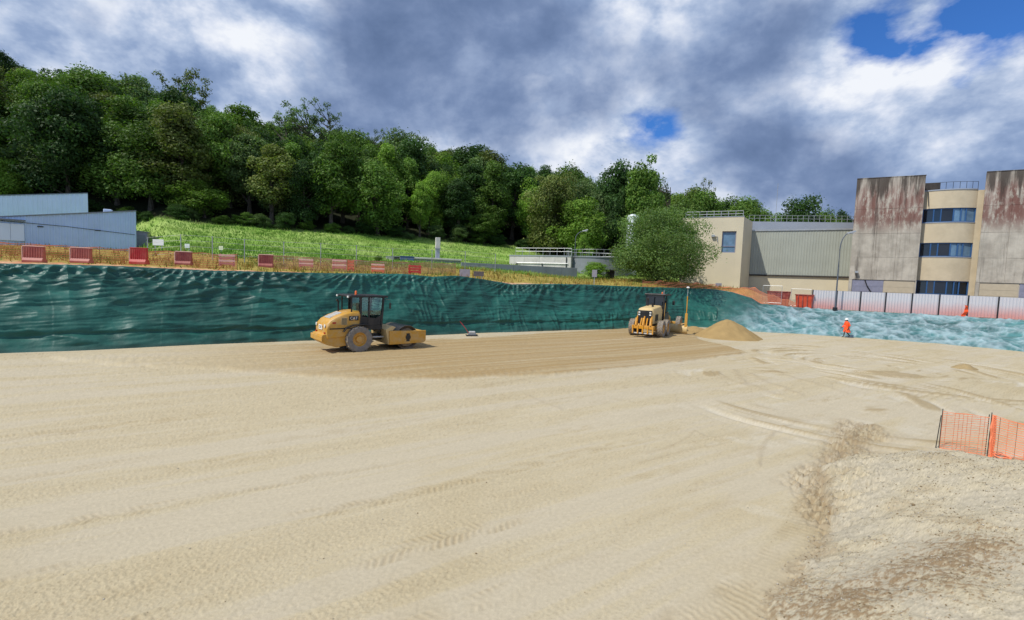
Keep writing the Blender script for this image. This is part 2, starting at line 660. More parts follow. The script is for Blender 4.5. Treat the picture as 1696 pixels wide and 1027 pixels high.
def build_terrain():
    taus = np.linspace(-1.75, 2.1, 760)
    Yf = foot_Y(taus)
    Yc, zc = crest(taus)
    rows_Y, rows_Z = [], []
    for k, s in ((-0.05, -0.3), (0.35, 0.3), (0.75, 0.72), (1.0, 0.985)):
        rows_Y.append(Yf + (Yc - Yf) * k + (0.45 if k < 1 else 0.25))
        rows_Z.append(zc * s - (0.02 if k < 1 else -0.03))
    nbank = len(rows_Y)
    g = np.concatenate([np.linspace(0.35, 8, 60), 8 + np.geomspace(0.15, 650, 230)])
    for d in g:
        Yr = Yc + d
        X = taus * Yr
        k = sstep(0, 5, np.full_like(Yr, d))
        z = zc * (1 - k) + terrain_Z(X, Yr) * k
        z = z + 0.05 * fbm(X * 0.9, Yr * 0.9, 3, 11) + 0.02 * perlin(X * 4, Yr * 4, 5)
        rows_Y.append(Yr)
        rows_Z.append(z)
    Yg, Zg = np.array(rows_Y), np.array(rows_Z)
    Xg = taus[None, :] * Yg
    d = Yg - Yc[None, :]
    w = w_of(Xg, Yg)
    tau = np.broadcast_to(taus[None, :], Yg.shape)
    nA = fbm(Xg * 0.35, Yg * 0.35, 4, 21)
    nB = fbm(Xg * 1.6, Yg * 1.6, 3, 31)
    nC = fbm(Xg * 0.07, Yg * 0.12, 3, 41)
    dirt = np.array(srgb(190, 126, 88))
    dirt2 = np.array(srgb(196, 178, 146))
    weed = np.array(srgb(150, 134, 64))
    grassA = np.array(srgb(116, 148, 60))
    grassB = np.array(srgb(148, 170, 90))
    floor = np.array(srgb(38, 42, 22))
    grav = np.array(srgb(150, 140, 122))

    def mixc(a, b, k):
        k = k[..., None]
        return a * (1 - k) + b * k
    c = np.broadcast_to(dirt, Yg.shape + (3,)).copy()
    c = mixc(c, dirt2, np.clip(0.35 + nB * 0.7 + 0.4 * sstep(-0.1, 0.25, tau), 0, 1))
    wd = np.interp(tau, [-1.5, -0.6, -0.3, -0.1, 0.0, 0.1, 0.3], [2.6, 2.2, 1.5, 0.7, 1.6, 1.2, 0.9])
    c = mixc(c, weed, sstep(0, 0.8, d - wd + 0.5 * nB))
    gmix = np.clip(0.42 + 1.2 * nC + 0.9 * nA, 0, 1)
    gr = mixc(np.broadcast_to(grassA, c.shape), np.broadcast_to(grassB, c.shape), gmix)
    gs = np.interp(tau, [-1.2, -0.9, -0.6, 0.0, 0.3], [26, 22, 17, 13, 13])
    c = mixc(c, gr, sstep(-1.5, 1.5, w - gs + 2 * nA))
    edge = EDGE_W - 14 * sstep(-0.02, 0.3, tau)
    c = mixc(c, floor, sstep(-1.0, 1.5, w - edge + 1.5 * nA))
    c = mixc(c, grav, sstep(0.50, 0.58, tau) * (1 - sstep(60, 75, Yg)))
    c[:nbank] = np.array(srgb(140, 115, 85))
    c = c * (1 + 0.18 * nB[..., None])
    V = np.stack([Xg, Yg, Zg], -1).reshape(-1, 3)
    o = mesh_np('ground', V, grid_faces(*Yg.shape)[:, ::-1], mat_attr('ground_soil', var=0.35, scale=3.0, bump=0.5, bdist=0.06), smooth=True, col=np.clip(c, 0.005, 1).reshape(-1, 3))
    o.data.flip_normals()
    tag(o, kind='structure')


build_terrain()

# ------------------------------------------------------------------ pit floor
mound_poly = [(2.6, 3.2), (2.9, 4.6), (3.45, 5.66), (4.92, 6.93), (5.9, 8.0), (6.5, 9.2), (7.3, 10.3), (8.4, 11.0), (9.6, 10.9), (11.3, 9.7), (14.5, 7.6), (20, 4), (20, 1), (4, 1)]
layer_px = [(60, 592), (200, 606), (360, 612), (560, 628), (720, 629), (830, 625), (905, 622), (1000, 613), (1080, 605), (1180, 593), (1240, 585), (1205, 574), (1160, 565), (1150, 552), (1140, 543), (1040, 545), (800, 560), (500, 572), (250, 582)]
layer_poly = [tuple(G(*p)[:2]) for p in layer_px]
TRACKS = [(8.1, 0.22, 1.0), (6.35, 0.24, 1.0), (4.85, 0.24, 1.0), (9.6, 0.22, 0.7), (11.3, 0.24, 0.7), (13.2, 0.24, 0.7), (15.1, 0.3, 1.0), (3.4, 0.22, 0.6), (7.2, 0.2, 0.5), (10.4, 0.2, 0.5), (12.2, 0.22, 0.6), (5.6, 0.2, 0.6)]
RIDGES = [([(1256, 772), (1262, 740), (1280, 716), (1310, 702), (1350, 694)], 0.05, 0.030),
          ([(1070, 752), (1105, 742), (1135, 728), (1150, 713)], 0.04, 0.022), ([(1150, 713), (1165, 722), (1190, 724)], 0.04, 0.02),
          ([(1060, 768), (1130, 748), (1200, 735)], 0.03, 0.015), ([(1380, 790), (1395, 735), (1420, 712), (1450, 706)], 0.12, 0.06),
          ([(800, 640), (860, 630), (905, 623), (960, 617)], 0.10, 0.05), ([(870, 655), (905, 668), (930, 678)], 0.06, 0.035),
          ([(1190, 618), (1205, 628), (1240, 640)], 0.12, 0.05), ([(1240, 618), (1268, 632), (1330, 655)], 0.14, 0.05), ([(1275, 612), (1330, 630), (1400, 650)], 0.14, 0.05),
          ([(1215, 612), (1232, 633), (1290, 655)], 0.12, 0.04), ([(560, 634), (620, 630), (700, 631)], 0.05, 0.03)]
RIDGES = [([tuple(G(*p)[:2]) for p in r[0]], r[1], r[2]) for r in RIDGES]
bigtrack = [tuple(G(*p)[:2]) for p in [(1150, 1040), (1225, 1010), (1300, 945), (1345, 880), (1368, 820), (1385, 770), (1420, 730), (1470, 712)]]
churn = G(1395, 800)[:2]


def ridged_(n):
    return 1 - np.abs(np.clip(n, -1, 1)) * 1.6


def floor_fields(X, Y):
    X, Y = np.asarray(X, float), np.asarray(Y, float)
    v = -UY * X + UX * Y
    t = UX * X + UY * Y
    wob = 0.12 * perlin(t * 0.12, v * 0.02, 3)
    vv = v + wob
    wide = fbm(X * 0.10, Y * 0.10, 3, 1)
    band = fbm(vv * 0.85, t * 0.06, 4, 7, 0.65)
    fine_l = fbm(vv * 5.5, t * 0.30, 2, 9)
    grain = fbm(X * 15, Y * 15, 3, 13, 0.7)
    grain2 = perlin(X * 52, Y * 52, 17)
    patch = fbm(X * 0.5, Y * 0.5, 4, 19, 0.6)
    near = sstep(26, 12, Y)
    lay = sdist(X, Y, layer_poly)
    lay_n = lay + 0.16 * fbm(X * 0.7, Y * 0.7, 4, 23)
    upper = sstep(-6, 5, lay)
    L = sstep(-0.03, 0.14, lay_n)
    ms = sdist(X, Y, mound_poly) + 0.10 * fbm(X * 1.3, Y * 1.3, 3, 29) + 0.04 * perlin(X * 6, Y * 6, 30)
    inside = sstep(-0.03, 0.10, ms)
    rough = np.clip(0.5 + 1.1 * band, 0, 1)
    smoothb = 1 - rough
    off = 1 - 0.8 * inside
    # heights
    z = 0.035 * wide + 0.012 * band * off
    z = z + (0.0025 + 0.0045 * rough) * grain * off + 0.0028 * rough * grain2 * near * off
    z = z + 0.004 * fine_l * off
    rutm = np.zeros_like(X)
    groove = np.zeros_like(X)
    colr = np.zeros_like(X)
    for (v0, hw, amp) in TRACKS:
        q = vv - v0 - 0.10 * perlin(t * 0.25, v * 0 + v0, 5)
        m = sstep(hw, hw - 0.05, np.abs(q)) * np.clip(0.35 + 1.6 * perlin(t * 0.35, v * 0.4 + v0, 8), 0, 1) * amp
        ph = t / 0.12 + np.abs(q) * 3.6 + np.where(q > 0, 0.5, 0)
        ph = ph + 0.22 * perlin(t * 1.3, q * 3 + v0, 36)
        lug = np.abs((ph % 1.0) - 0.5) * 2
        m = m * np.clip(0.55 + 1.3 * perlin(t * 2.1, q * 4 + v0, 37), 0, 1.2)
        z = z + m * (-0.005 + 0.010 * sstep(0.35, 0.70, lug)) * off
        z = z + 0.012 * amp * np.exp(-((np.abs(q) - hw) / 0.05) ** 2) * np.clip(0.3 + 1.6 * perlin(t * 0.3, v0 + v * 0, 6), 0, 1) * off
        rutm = np.maximum(rutm, m)
        groove = np.maximum(groove, m * sstep(0.62, 0.30, lug))
    db, rb = seg_dist(X, Y, bigtrack)
    cl = np.clip(0.75 + 0.9 * perlin(rb * 0.5, db * 0.3, 12), 0.25, 1)
    mb = sstep(0.46, 0.34, db) * cl
    mb = mb * np.clip(0.7 + 0.9 * perlin(X * 1.6, Y * 1.6, 38), 0.15, 1.1)
    lug = np.abs(((rb / 0.125 + db * 1.6 + 0.2 * perlin(X * 2, Y * 2, 39)) % 1.0) - 0.5) * 2
    z = z + mb * (-0.012 + 0.0065 * sstep(0.3, 0.7, lug))
    rutm = np.maximum(rutm, mb)
    groove = np.maximum(groove, mb * sstep(0.62, 0.30, lug))
    for pts, wd, h in RIDGES:
        dd, rr = seg_dist(X, Y, pts)
        dd = dd + 0.03 * perlin(X * 5, Y * 5, 14)
        e = np.exp(-(dd / wd) ** 2) * np.clip(0.7 + perlin(rr * 2.0, rr * 0, 15), 0.1, 1.3)
        z = z + h * e
        colr = colr + 0.5 * np.exp(-(dd / (wd * 1.2)) ** 2)
    dch, _ = seg_dist(X, Y, [tuple(G(*q)[:2]) for q in ((1378, 865), (1380, 815), (1396, 770), (1412, 735), (1425, 705))])
    ch = sstep(0.95, 0.30, dch + 0.35 * patch)
    z = z + ch * (0.10 * ridged_(fbm(X * 2.6, Y * 1.9, 4, 33, 0.65)) - 0.05)
    # turning circles on the right
    swirl = np.zeros_like(X)
    for (cx_, cy_, k, r0, r1, sd) in ((*G(1400, 598)[:2], 0.9, 1.2, 7.5, 1), (*G(1330, 640)[:2], 0.8, 2.0, 8.0, 2), (*G(1480, 610)[:2], 1.0, 2.5, 9.0, 3)):
        r = np.hypot(X - cx_, (Y - cy_) * k)
        an = np.arctan2(Y - cy_, X - cx_)
        m = sstep(r0, r0 + 0.8, r) * sstep(r1, r1 - 1.5, r) * np.clip(0.35 + 1.5 * perlin(an * 1.6, r * 0.35, 50 + sd), 0, 1)
        m = m * sstep(0.5, -1.5, lay) * sstep(0.2, -1.0, ms) * sstep(0.25, 0.5, X / np.maximum(Y, 1))
        wv = fbm(r * 1.7 + 0.25 * perlin(an * 2, r * 0.2, 60), an * 0.8, 3, 70 + sd, 0.6)
        swirl = swirl + m * wv
    z = z + 0.075 * swirl
    # spread sand layer with a crisp front edge, combed along the bank
    comb = fbm(vv * 2.4, t * 0.05, 3, 81, 0.65)
    z = z + L * (0.08 + 0.030 * comb + 0.012 * fbm(X * 2.5, Y * 2.5, 3, 83)) 
    # spoil mound
    mz = np.where(ms > 0, 0.0, 0.0) + np.clip(ms, 0, None) * 0.66
    mz = 2.0 * (1 - np.exp(-mz / 2.0))
    g3 = fbm(X * 1.1, Y * 1.1, 4, 91, 0.6)
    g4 = fbm(X * 14, Y * 14, 3, 93, 0.7)
    g5 = perlin(X * 45, Y * 45, 95)
    z = z + mz * (1 + 0.02 * g3) + inside * (0.008 * g3 + 0.007 * g4 + 0.008 * g5 * near)
    # crumbs of earth along the foot of the mound
    rim = np.exp(-((ms - 0.05) / 0.16) ** 2)
    z = z + rim * (0.045 * np.clip(fbm(X * 4.5, Y * 4.5, 3, 97, 0.6), -0.2, 1) + 0.02)
    return dict(z=z, L=L, lay=lay, upper=upper, inside=inside, ms=ms, rough=rough, patch=patch, wide=wide, grain=grain, grain2=grain2, rutm=rutm,
                ch=ch, swirl=swirl, comb=comb, fine_l=fine_l, g3=g3, g4=g4, g5=g5, colr=colr, groove=groove, rim=rim, band=band, near=near)


def floor_z(x, y):
    return float(floor_fields(np.array([float(x)]), np.array([float(y)]))['z'][0])


def build_floor():
    taus = np.linspace(-1.6, 1.75, 1180)
    yp = np.concatenate([np.linspace(900, 150, 480), np.linspace(149.2, 52, 190)[0:]])
    Ys = HC * 756.0 / yp
    Ys = np.concatenate([[0.5, 2.0], Ys[Ys > 3.0]])
    Yg = np.repeat(Ys[:, None], len(taus), 1)
    Xg = taus[None, :] * Yg
    f = floor_fields(Xg, Yg)
    A = np.array(srgb(206, 190, 156))       # pale rolled sand
    B = np.array(srgb(205, 190, 160))       # greyer smooth bands
    C = np.array(srgb(190, 169, 125))       # rough, sandier bands
    D = np.array(srgb(172, 142, 92))        # fresh damp sand layer
    E = np.array(srgb(216, 204, 178))       # chalky patches
    Gv = np.array(srgb(198, 185, 158))      # gravel
    Gd = np.array(srgb(150, 126, 94))       # brown spoil
    Gy = np.array(srgb(205, 190, 157))

    def mixc(a, b, k):
        k = np.clip(k, 0, 1)[..., None]
        return a * (1 - k) + b * k
    c = np.broadcast_to(A, Xg.shape + (3,))
    c = mixc(c, B, 0.9 * sstep(0.55, 0.25, f['rough']))
    c = mixc(c, C, 0.24 * sstep(0.5, 1.0, f['rough'] + 0.35 * f['grain'] + 0.25 * f['patch']))
    c = mixc(c, C, 0.28 * sstep(0.2, 0.9, f['wide'] + 0.3 * f['patch']))
    c = mixc(c, E, 0.7 * sstep(0.15, 0.55, -f['swirl']) + 0.45 * sstep(0.35, 0.8, f['patch']) * sstep(0.2, 0.5, Xg / Yg))
    c = mixc(c, np.array(srgb(172, 150, 110)), 0.75 * sstep(0.10, 0.42, f['swirl']))
    c = mixc(c, C, 0.30 * f['rutm'])
    c = mixc(c, Gd, 0.35 * np.clip(f['colr'], 0, 1))
    c = mixc(c, Gd, 0.22 * f['groove'])
    spk = sstep(0.30, 0.75, perlin(Xg * 24, Yg * 24, 101) + 0.5 * f['grain2'] * f['near'])
    c = mixc(c, Gd, 0.34 * spk * np.clip(0.15 + f['rough'], 0, 1) * (1 - f['L']))
    c = mixc(c, Gd, 0.62 * f['ch'] * sstep(-0.1, 0.7, 1.3 * f['grain'] + 0.6 * f['patch'] + 0.4))
    # the layer: full at its front edge, thinning out to the upper left
    tl = UX * Xg + UY * Yg
    fade = sstep(-6, 9, tl - 0.0) * 0.85
    c = mixc(c, D, f['L'] * fade * np.clip(0.85 + 0.5 * f['comb'], 0.25, 1))
    c = mixc(c, D, 0.18 * f['upper'] * fade)
    # mound
    gm = mixc(np.broadcast_to(Gv, c.shape), Gy, np.clip(0.45 + 0.9 * f['g3'], 0, 1))
    dk, _ = seg_dist(Xg, Yg, [tuple(G(*q)[:2]) for q in ((1340, 1040, 0.1), (1430, 990, 0.4), (1530, 940, 0.7), (1610, 905, 0.9))])
    gm = mixc(gm, Gd, 0.95 * sstep(0.35, 1.0, 0.95 - dk / 0.8 + 0.35 * f['g3'] + 0.9 * f['g4'] + 0.5 * f['g5']))
    gm = mixc(gm, Gd, 0.35 * sstep(0.35, 0.9, f['g3'] + 0.5 * f['g4']))
    gm = gm * (1 + 0.14 * f['g4'][..., None] + 0.22 * (f['g5'] * f['near'])[..., None])
    c = mixc(c, gm, f['inside'])
    c = mixc(c, Gd, 0.55 * f['rim'] * sstep(-0.5, 0.4, f['g4'] + f['g3']))
    c = c * (1 + 0.07 * f['grain'][..., None] + 0.11 * (f['grain2'] * f['near'] * f['rough'])[..., None] + 0.03 * f['fine_l'][..., None])
    c = c * np.array((0.755, 0.768, 0.790))
    V = np.stack([Xg, Yg, f['z']], -1).reshape(-1, 3)
    o = mesh_np('pit_floor', V, grid_faces(*Xg.shape), mat_attr('sand', var=0.10, scale=90.0, bump=0.5, bdist=0.008, spec=0.15), smooth=True, col=np.clip(c, 0.01, 1).reshape(-1, 3))
    tag(o, kind='structure')
    # loose stones on the spoil mound and crumbs on the floor
    r = np.random.default_rng(5)
    n = 70000
    sx_ = r.uniform(2.6, 15, n)
    sy_ = r.uniform(4.2, 11.5, n)
    ff = floor_fields(sx_, sy_)
    keep = (ff['ms'] > -0.12) & (r.random(n) < np.clip(0.55 + 0.6 * ff['g3'], 0.1, 1))
    sx_, sy_, sz_ = sx_[keep], sy_[keep], ff['z'][keep]
    n2 = 5000
    fx, fy = r.uniform(-9, 12, n2), r.uniform(4.5, 22, n2)
    f2 = floor_fields(fx, fy)
    k2 = (f2['rough'] + 0.5 * f2['ch'] + 0.5 * f2['rutm'] > 0.62) & (np.abs(fx / fy) < 1.3) & (f2['ms'] < 0)
    px_ = np.concatenate([sx_, fx[k2]])
    py_ = np.concatenate([sy_, fy[k2]])
    pz_ = np.concatenate([sz_, f2['z'][k2]])
    rad = np.concatenate([np.clip(r.lognormal(-5.0, 0.45, len(sx_)), 0.004, 0.045), np.clip(r.lognormal(-5.0, 0.4, k2.sum()), 0.004, 0.02)])
    cols = np.where(r.random((len(px_), 1)) < 0.6, np.array(srgb(188, 180, 164)), np.array(srgb(150, 130, 98))) * r.uniform(0.6, 0.95, (len(px_), 1))
    octa = np.array([(1, 0, 0), (-0.4, 0.9, 0), (-0.5, -0.85, 0), (0.1, 0, 0.8), (0, 0.1, -0.5)])
    fa = np.array([(0, 1, 3), (1, 2, 3), (2, 0, 3), (1, 0, 4), (2, 1, 4), (0, 2, 4)])
    k = len(px_)
    ang = r.uniform(0, 6.28, k)
    ca, sa = np.cos(ang), np.sin(ang)
    vs = octa[None] * rad[:, None, None] * r.uniform(0.6, 1.35, (k, 5, 1))
    vx = vs[..., 0] * ca[:, None] - vs[..., 1] * sa[:, None] + px_[:, None]
    vy = vs[..., 0] * sa[:, None] + vs[..., 1] * ca[:, None] + py_[:, None]
    vz = vs[..., 2] + pz_[:, None] + rad[:, None] * 0.25
    V = np.stack([vx, vy, vz], -1).reshape(-1, 3)
    Fc = (fa[None] + (np.arange(k) * 5)[:, None, None]).reshape(-1, 3)
    o = mesh_np('loose_stones', V, Fc, mat_attr('stone_grain', var=0.2, scale=30, bump=0), col=np.repeat(cols, 5, 0))
    tag(o, 'loose grey stones and crumbs scattered over the gravel mound', 'stones', kind='stuff')


build_floor()

# ------------------------------------------------------------------ tarpaulins over the banks
def mat_tarp(pale=False):  # pale: the sheet whose sky reflection is painted into its colour
    m = bpy.data.materials.new('painted_sheen_tarpaulin' if pale else 'green_tarpaulin')
    m.use_nodes = True
    N, L = m.node_tree.nodes, m.node_tree.links
    b = N['Principled BSDF']
    at = N.new('ShaderNodeAttribute')
    at.attribute_name = 'Col'
    tc = N.new('ShaderNodeTexCoord')
    n1 = N.new('ShaderNodeTexNoise')
    n1.inputs['Scale'].default_value = 1.3
    n1.inputs['Detail'].default_value = 7
    L.new(tc.outputs['Object'], n1.inputs['Vector'])
    mp = N.new('ShaderNodeMapRange')
    mp.inputs[1].default_value = 0.3
    mp.inputs[2].default_value = 0.7
    mp.inputs[3].default_value = 0.75
    mp.inputs[4].default_value = 1.25
    L.new(n1.outputs['Fac'], mp.inputs[0])
    mx = N.new('ShaderNodeMix')
    mx.data_type = 'RGBA'
    mx.blend_type = 'MULTIPLY'
    mx.inputs[0].default_value = 1
    L.new(at.outputs['Color'], mx.inputs[6])
    L.new(mp.outputs[0], mx.inputs[7])
    L.new(mx.outputs[2], b.inputs['Base Color'])
    b.inputs['Roughness'].default_value = 0.50 if pale else 0.47
    b.inputs['Specular IOR Level'].default_value = 0.5 if pale else 0.32
    n3 = N.new('ShaderNodeTexNoise')
    n3.inputs['Scale'].default_value = 7
    n3.inputs['Detail'].default_value = 4
    L.new(tc.outputs['Object'], n3.inputs['Vector'])
    bp = N.new('ShaderNodeBump')
    bp.inputs['Strength'].default_value = 0.25
    bp.inputs['Distance'].default_value = 0.03
    L.new(n3.outputs['Fac'], bp.inputs['Height'])
    L.new(bp.outputs[0], b.inputs['Normal'])
    MATS['tarp_painted_sheen' if pale else 'tarp'] = m
    return m


def ridged(n):
    return 1 - np.abs(np.clip(n, -1, 1)) * 2


def build_tarp(name, tau0, tau1, na, nb, label, mode):
    taus = np.linspace(tau0, tau1, na)
    Yf = foot_Y(taus)
    Yc, zc = crest(taus)
    xf, yf = taus * Yf, Yf
    xc, yc = taus * Yc, Yc
    # running length along the foot
    a = np.concatenate([[0], np.cumsum(np.hypot(np.diff(xf), np.diff(yf)))])
    b = np.linspace(0, 1, nb)
    Ag, Bg = np.meshgrid(a, b)
    X = xf[None] + (xc - xf)[None] * Bg
    Y = yf[None] + (yc - yf)[None] * Bg
    Z = zc[None] * Bg
    if mode == 'left':      # apron at the foot: the lower sheet lies a little flatter and is lapped by the upper one
        lap = 0.16 + 0.035 * perlin(Ag * 0.12, Ag * 0, 4)
        k = np.clip((lap - Bg) / 0.16, 0, 1)
        push = 0.30 * k + 0.14 * sstep(lap - 0.01, lap + 0.03, Bg) * sstep(lap + 0.30, lap + 0.05, Bg)
    else:
        push = 0.15 * np.sin(Bg * math.pi)
    # outward normal of each column (horizontal part), and of the slope
    tx, ty = np.gradient(xf), np.gradient(yf)
    l = np.hypot(tx, ty)
    nx, ny = ty / l, -tx / l
    kk = np.convolve(np.ones(41) / 41, np.ones(1))
    nx = np.convolve(np.pad(nx, 20, 'edge'), np.ones(41) / 41, 'valid')
    ny = np.convolve(np.pad(ny, 20, 'edge'), np.ones(41) / 41, 'valid')
    run = np.hypot(xc - xf, yc - yf)
    slope = np.arctan2(zc, run)
    h = Bg * np.hypot(run, zc)[None]            # metres up the slope
    sag = 0.25 * perlin(Ag * 0.10, h * 0.15, 2)
    # creases running down from where the sheet is pinned at the crest
    pins = np.cumsum(np.random.default_rng(44 if mode == 'left' else 45).uniform(1.3, 3.4, 60))
    hmax = np.hypot(run, zc)[None]
    crease = np.zeros_like(h)
    for i_, pa in enumerate(pins):
        if pa > a[-1]:
            break
        dn = hmax - h + 0.25
        ang = (Ag - pa) / (dn + 0.4)
        fall = np.exp(-(np.abs(Ag - pa) / 2.2) ** 2) * np.exp(-dn / (1.6 + 1.4 * ((i_ * 7) % 5) / 4))
        crease += fall * ridged(np.sin(ang * (4.0 + (i_ * 3) % 4) + i_) * 0.5)
    # overlapping widths of sheet: a small step at each seam
    seam = (Ag / 4.1 + 0.05 * perlin(h * 0.5, Ag * 0.05, 47)) % 1.0
    lapstep = 0.010 * sstep(0.0, 0.02, seam) * sstep(1.0, 0.80, seam)
    if mode == 'left':
        tcol = X / Y
        pl = sstep(-0.52, -0.30, tcol)          # pleated middle part
        w1 = ridged(perlin(Ag * 0.22 + h * 0.10, h * 0.85 + sag * 3 + Ag * 0.05, 10))
        hs = h + 0.22 * np.maximum(0, 22 - Ag) * 0.5
        w2 = ridged(perlin(Ag * 0.20 - h * 0.15, hs * 2.3 + sag * 5, 11))
        w3 = ridged(perlin(Ag * 1.7 + 0.5 * h, h * 0.45, 12))
        w4 = ridged(perlin(Ag * 0.8 - 0.9 * h, h * 0.9 + Ag * 0.6, 13))
        mk = np.clip(0.5 + 1.3 * perlin(Ag * 0.13, h * 0.3, 14), 0, 1)
        d = 0.11 * (1 - 0.5 * pl) * w1 * np.abs(w1) + 0.055 * w2 * mk + 0.030 * ridged(perlin(Ag * 0.30 + 0.2 * h, hs * 4.2 + sag * 8, 27)) * (1 - 0.5 * pl) + 0.022 * ridged(perlin(Ag * 0.55 - 0.3 * h, hs * 7.5 + sag * 12, 28)) + pl * (0.11 * w3 * np.abs(w3) * np.clip(0.4 + 1.6 * perlin(Ag * .2, h * .3, 16), 0, 1)) + 0.03 * w4 * (1 - mk) * pl + 0.16 * fbm(Ag * 0.30, h * 0.45, 3, 15) \
            + 0.008 * ridged(perlin(Ag * 2, h * 4.5, 18))
        # long hanging swags below the crest
        sw = np.abs(((Ag / 6.5 + 0.3 * perlin(Ag * 0.1, h * 0, 17)) % 1) - 0.5) * 2
        d = d + 0.05 * ridged(np.sin((h + 0.9 * sw ** 2) * 4.5) * 0.5) * sstep(1.4, 3.8, h) * (1 - pl)
        cr = fbm(Ag * 0.3, h * 0.3, 3, 19)
    else:
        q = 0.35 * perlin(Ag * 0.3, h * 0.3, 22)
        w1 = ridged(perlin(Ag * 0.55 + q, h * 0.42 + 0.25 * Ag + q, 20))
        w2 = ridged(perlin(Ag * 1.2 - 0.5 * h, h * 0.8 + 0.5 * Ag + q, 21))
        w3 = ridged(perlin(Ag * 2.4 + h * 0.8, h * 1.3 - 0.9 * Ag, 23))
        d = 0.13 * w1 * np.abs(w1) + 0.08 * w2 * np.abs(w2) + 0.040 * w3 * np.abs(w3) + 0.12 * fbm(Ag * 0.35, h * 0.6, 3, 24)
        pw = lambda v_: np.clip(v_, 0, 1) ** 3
        painted_sheen = np.clip(0.08 + 0.75 * pw(w1) + 0.65 * pw(w2) + 0.45 * pw(w3) + 0.45 * fbm(Ag * 0.5 + q, h * 0.5 - 0.25 * Ag, 4, 34, 0.6), 0, 1)  # sky reflection along the fold ridges, put into the colour
        # pull lines fanning out of the inner corner
        fan = np.exp(-((Ag - 2.6) / 2.6) ** 2)
        an = (Ag - 2.0) / (h + 1.5)
        d = d * (1 - 0.6 * fan) + fan * 0.07 * ridged(np.sin(an * 6 + 1.0 * q) * 0.5)
    d = d + (0.17 if mode == 'left' else 0.10) * crease + lapstep
    edge = sstep(0, 0.05, Bg) * sstep(1.0, 0.95, Bg)
    d = d * (0.15 + 0.85 * edge) + push
    sn = np.sin(slope)[None]
    X = X + nx[None] * d * sn
    Y = Y + ny[None] * d * sn
    Z = Z + d * np.cos(slope)[None] * sstep(0, 0.14, Bg) + 0.05 * (Bg > 0.97) - 0.12 * sstep(0.03, 0.0, Bg)
    base = np.array((0.012, 0.086, 0.066)) if mode == 'left' else np.array((0.050, 0.150, 0.150))  # right sheet's lighter base stands for the sky it reflects
    var = fbm(Ag * 0.12, h * 0.25, 3, 25)
    c = base[None, None] * (1 + 0.35 * var)[..., None]
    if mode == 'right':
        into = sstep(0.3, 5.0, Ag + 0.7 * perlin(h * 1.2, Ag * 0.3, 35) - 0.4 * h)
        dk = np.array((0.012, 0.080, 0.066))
        pale = np.array((0.38, 0.48, 0.50))  # colour of the painted reflection streaks
        k_ = (painted_sheen * 0.62)[..., None]
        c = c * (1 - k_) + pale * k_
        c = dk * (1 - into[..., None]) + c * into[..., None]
    dust = np.clip(sstep(0.05, 0.0, Bg) * 0.45 + 0.10 * np.clip(perlin(Ag * 0.6, h * 2, 26), 0, 1), 0, 1)[..., None]
    c = c * (1 - dust) + np.array((0.12, 0.20, 0.17)) * dust
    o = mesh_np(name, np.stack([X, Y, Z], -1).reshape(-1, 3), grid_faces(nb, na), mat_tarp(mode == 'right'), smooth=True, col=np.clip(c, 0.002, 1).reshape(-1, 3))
    return tag(o, label, 'tarpaulin')


t_corner = pix_dir(1178, 520)
t_corner = t_corner[0] / t_corner[1]
build_tarp('tarpaulin', -1.7, t_corner + 0.012, 1500, 90, 'dark green wrinkled tarpaulin hanging over the long steep bank behind the roller', 'left')
build_tarp('tarpaulin', t_corner - 0.004, 1.95, 620, 80, 'teal tarpaulin with painted pale sky reflections lying on the gentle bank below the hoarding', 'right')


# ------------------------------------------------------------------ trees
def leaf_mat(name, color, trans=0.24):
    m = bpy.data.materials.new(name)
    m.use_nodes = True
    N, L = m.node_tree.nodes, m.node_tree.links
    b = N['Principled BSDF']
    b.inputs['Roughness'].default_value = 0.6
    b.inputs['Specular IOR Level'].default_value = 0.15
    at = N.new('ShaderNodeAttribute')
    at.attribute_name = 'Col'
    oi = N.new('ShaderNodeObjectInfo')
    mp = N.new('ShaderNodeMapRange')
    mp.inputs[3].default_value = 0.75
    mp.inputs[4].default_value = 1.3
    L.new(oi.outputs['Random'], mp.inputs[0])
    mx = N.new('ShaderNodeMix')
    mx.data_type = 'RGBA'
    mx.blend_type = 'MULTIPLY'
    mx.inputs[0].default_value = 1
    mx.inputs[6].default_value = (*color, 1)
    L.new(at.outputs['Color'], mx.inputs[7])
    m2 = N.new('ShaderNodeMix')
    m2.data_type = 'RGBA'
    m2.blend_type = 'MULTIPLY'
    m2.inputs[0].default_value = 1
    L.new(mx.outputs[2], m2.inputs[6])
    L.new(mp.outputs[0], m2.inputs[7])
    L.new(m2.outputs[2], b.inputs['Base Color'])
    tr = N.new('ShaderNodeBsdfTranslucent')
    m3 = N.new('ShaderNodeMix')
    m3.data_type = 'RGBA'
    m3.blend_type = 'MULTIPLY'
    m3.inputs[0].default_value = 1
    L.new(m2.outputs[2], m3.inputs[6])
    m3.inputs[7].default_value = (1.4, 1.7, 0.6, 1)
    L.new(m3.outputs[2], tr.inputs['Color'])
    ms = N.new('ShaderNodeMixShader')
    ms.inputs[0].default_value = trans
    L.new(b.outputs[0], ms.inputs[1])
    L.new(tr.outputs[0], ms.inputs[2])
    L.new(ms.outputs[0], N['Material Output'].inputs['Surface'])
    return m


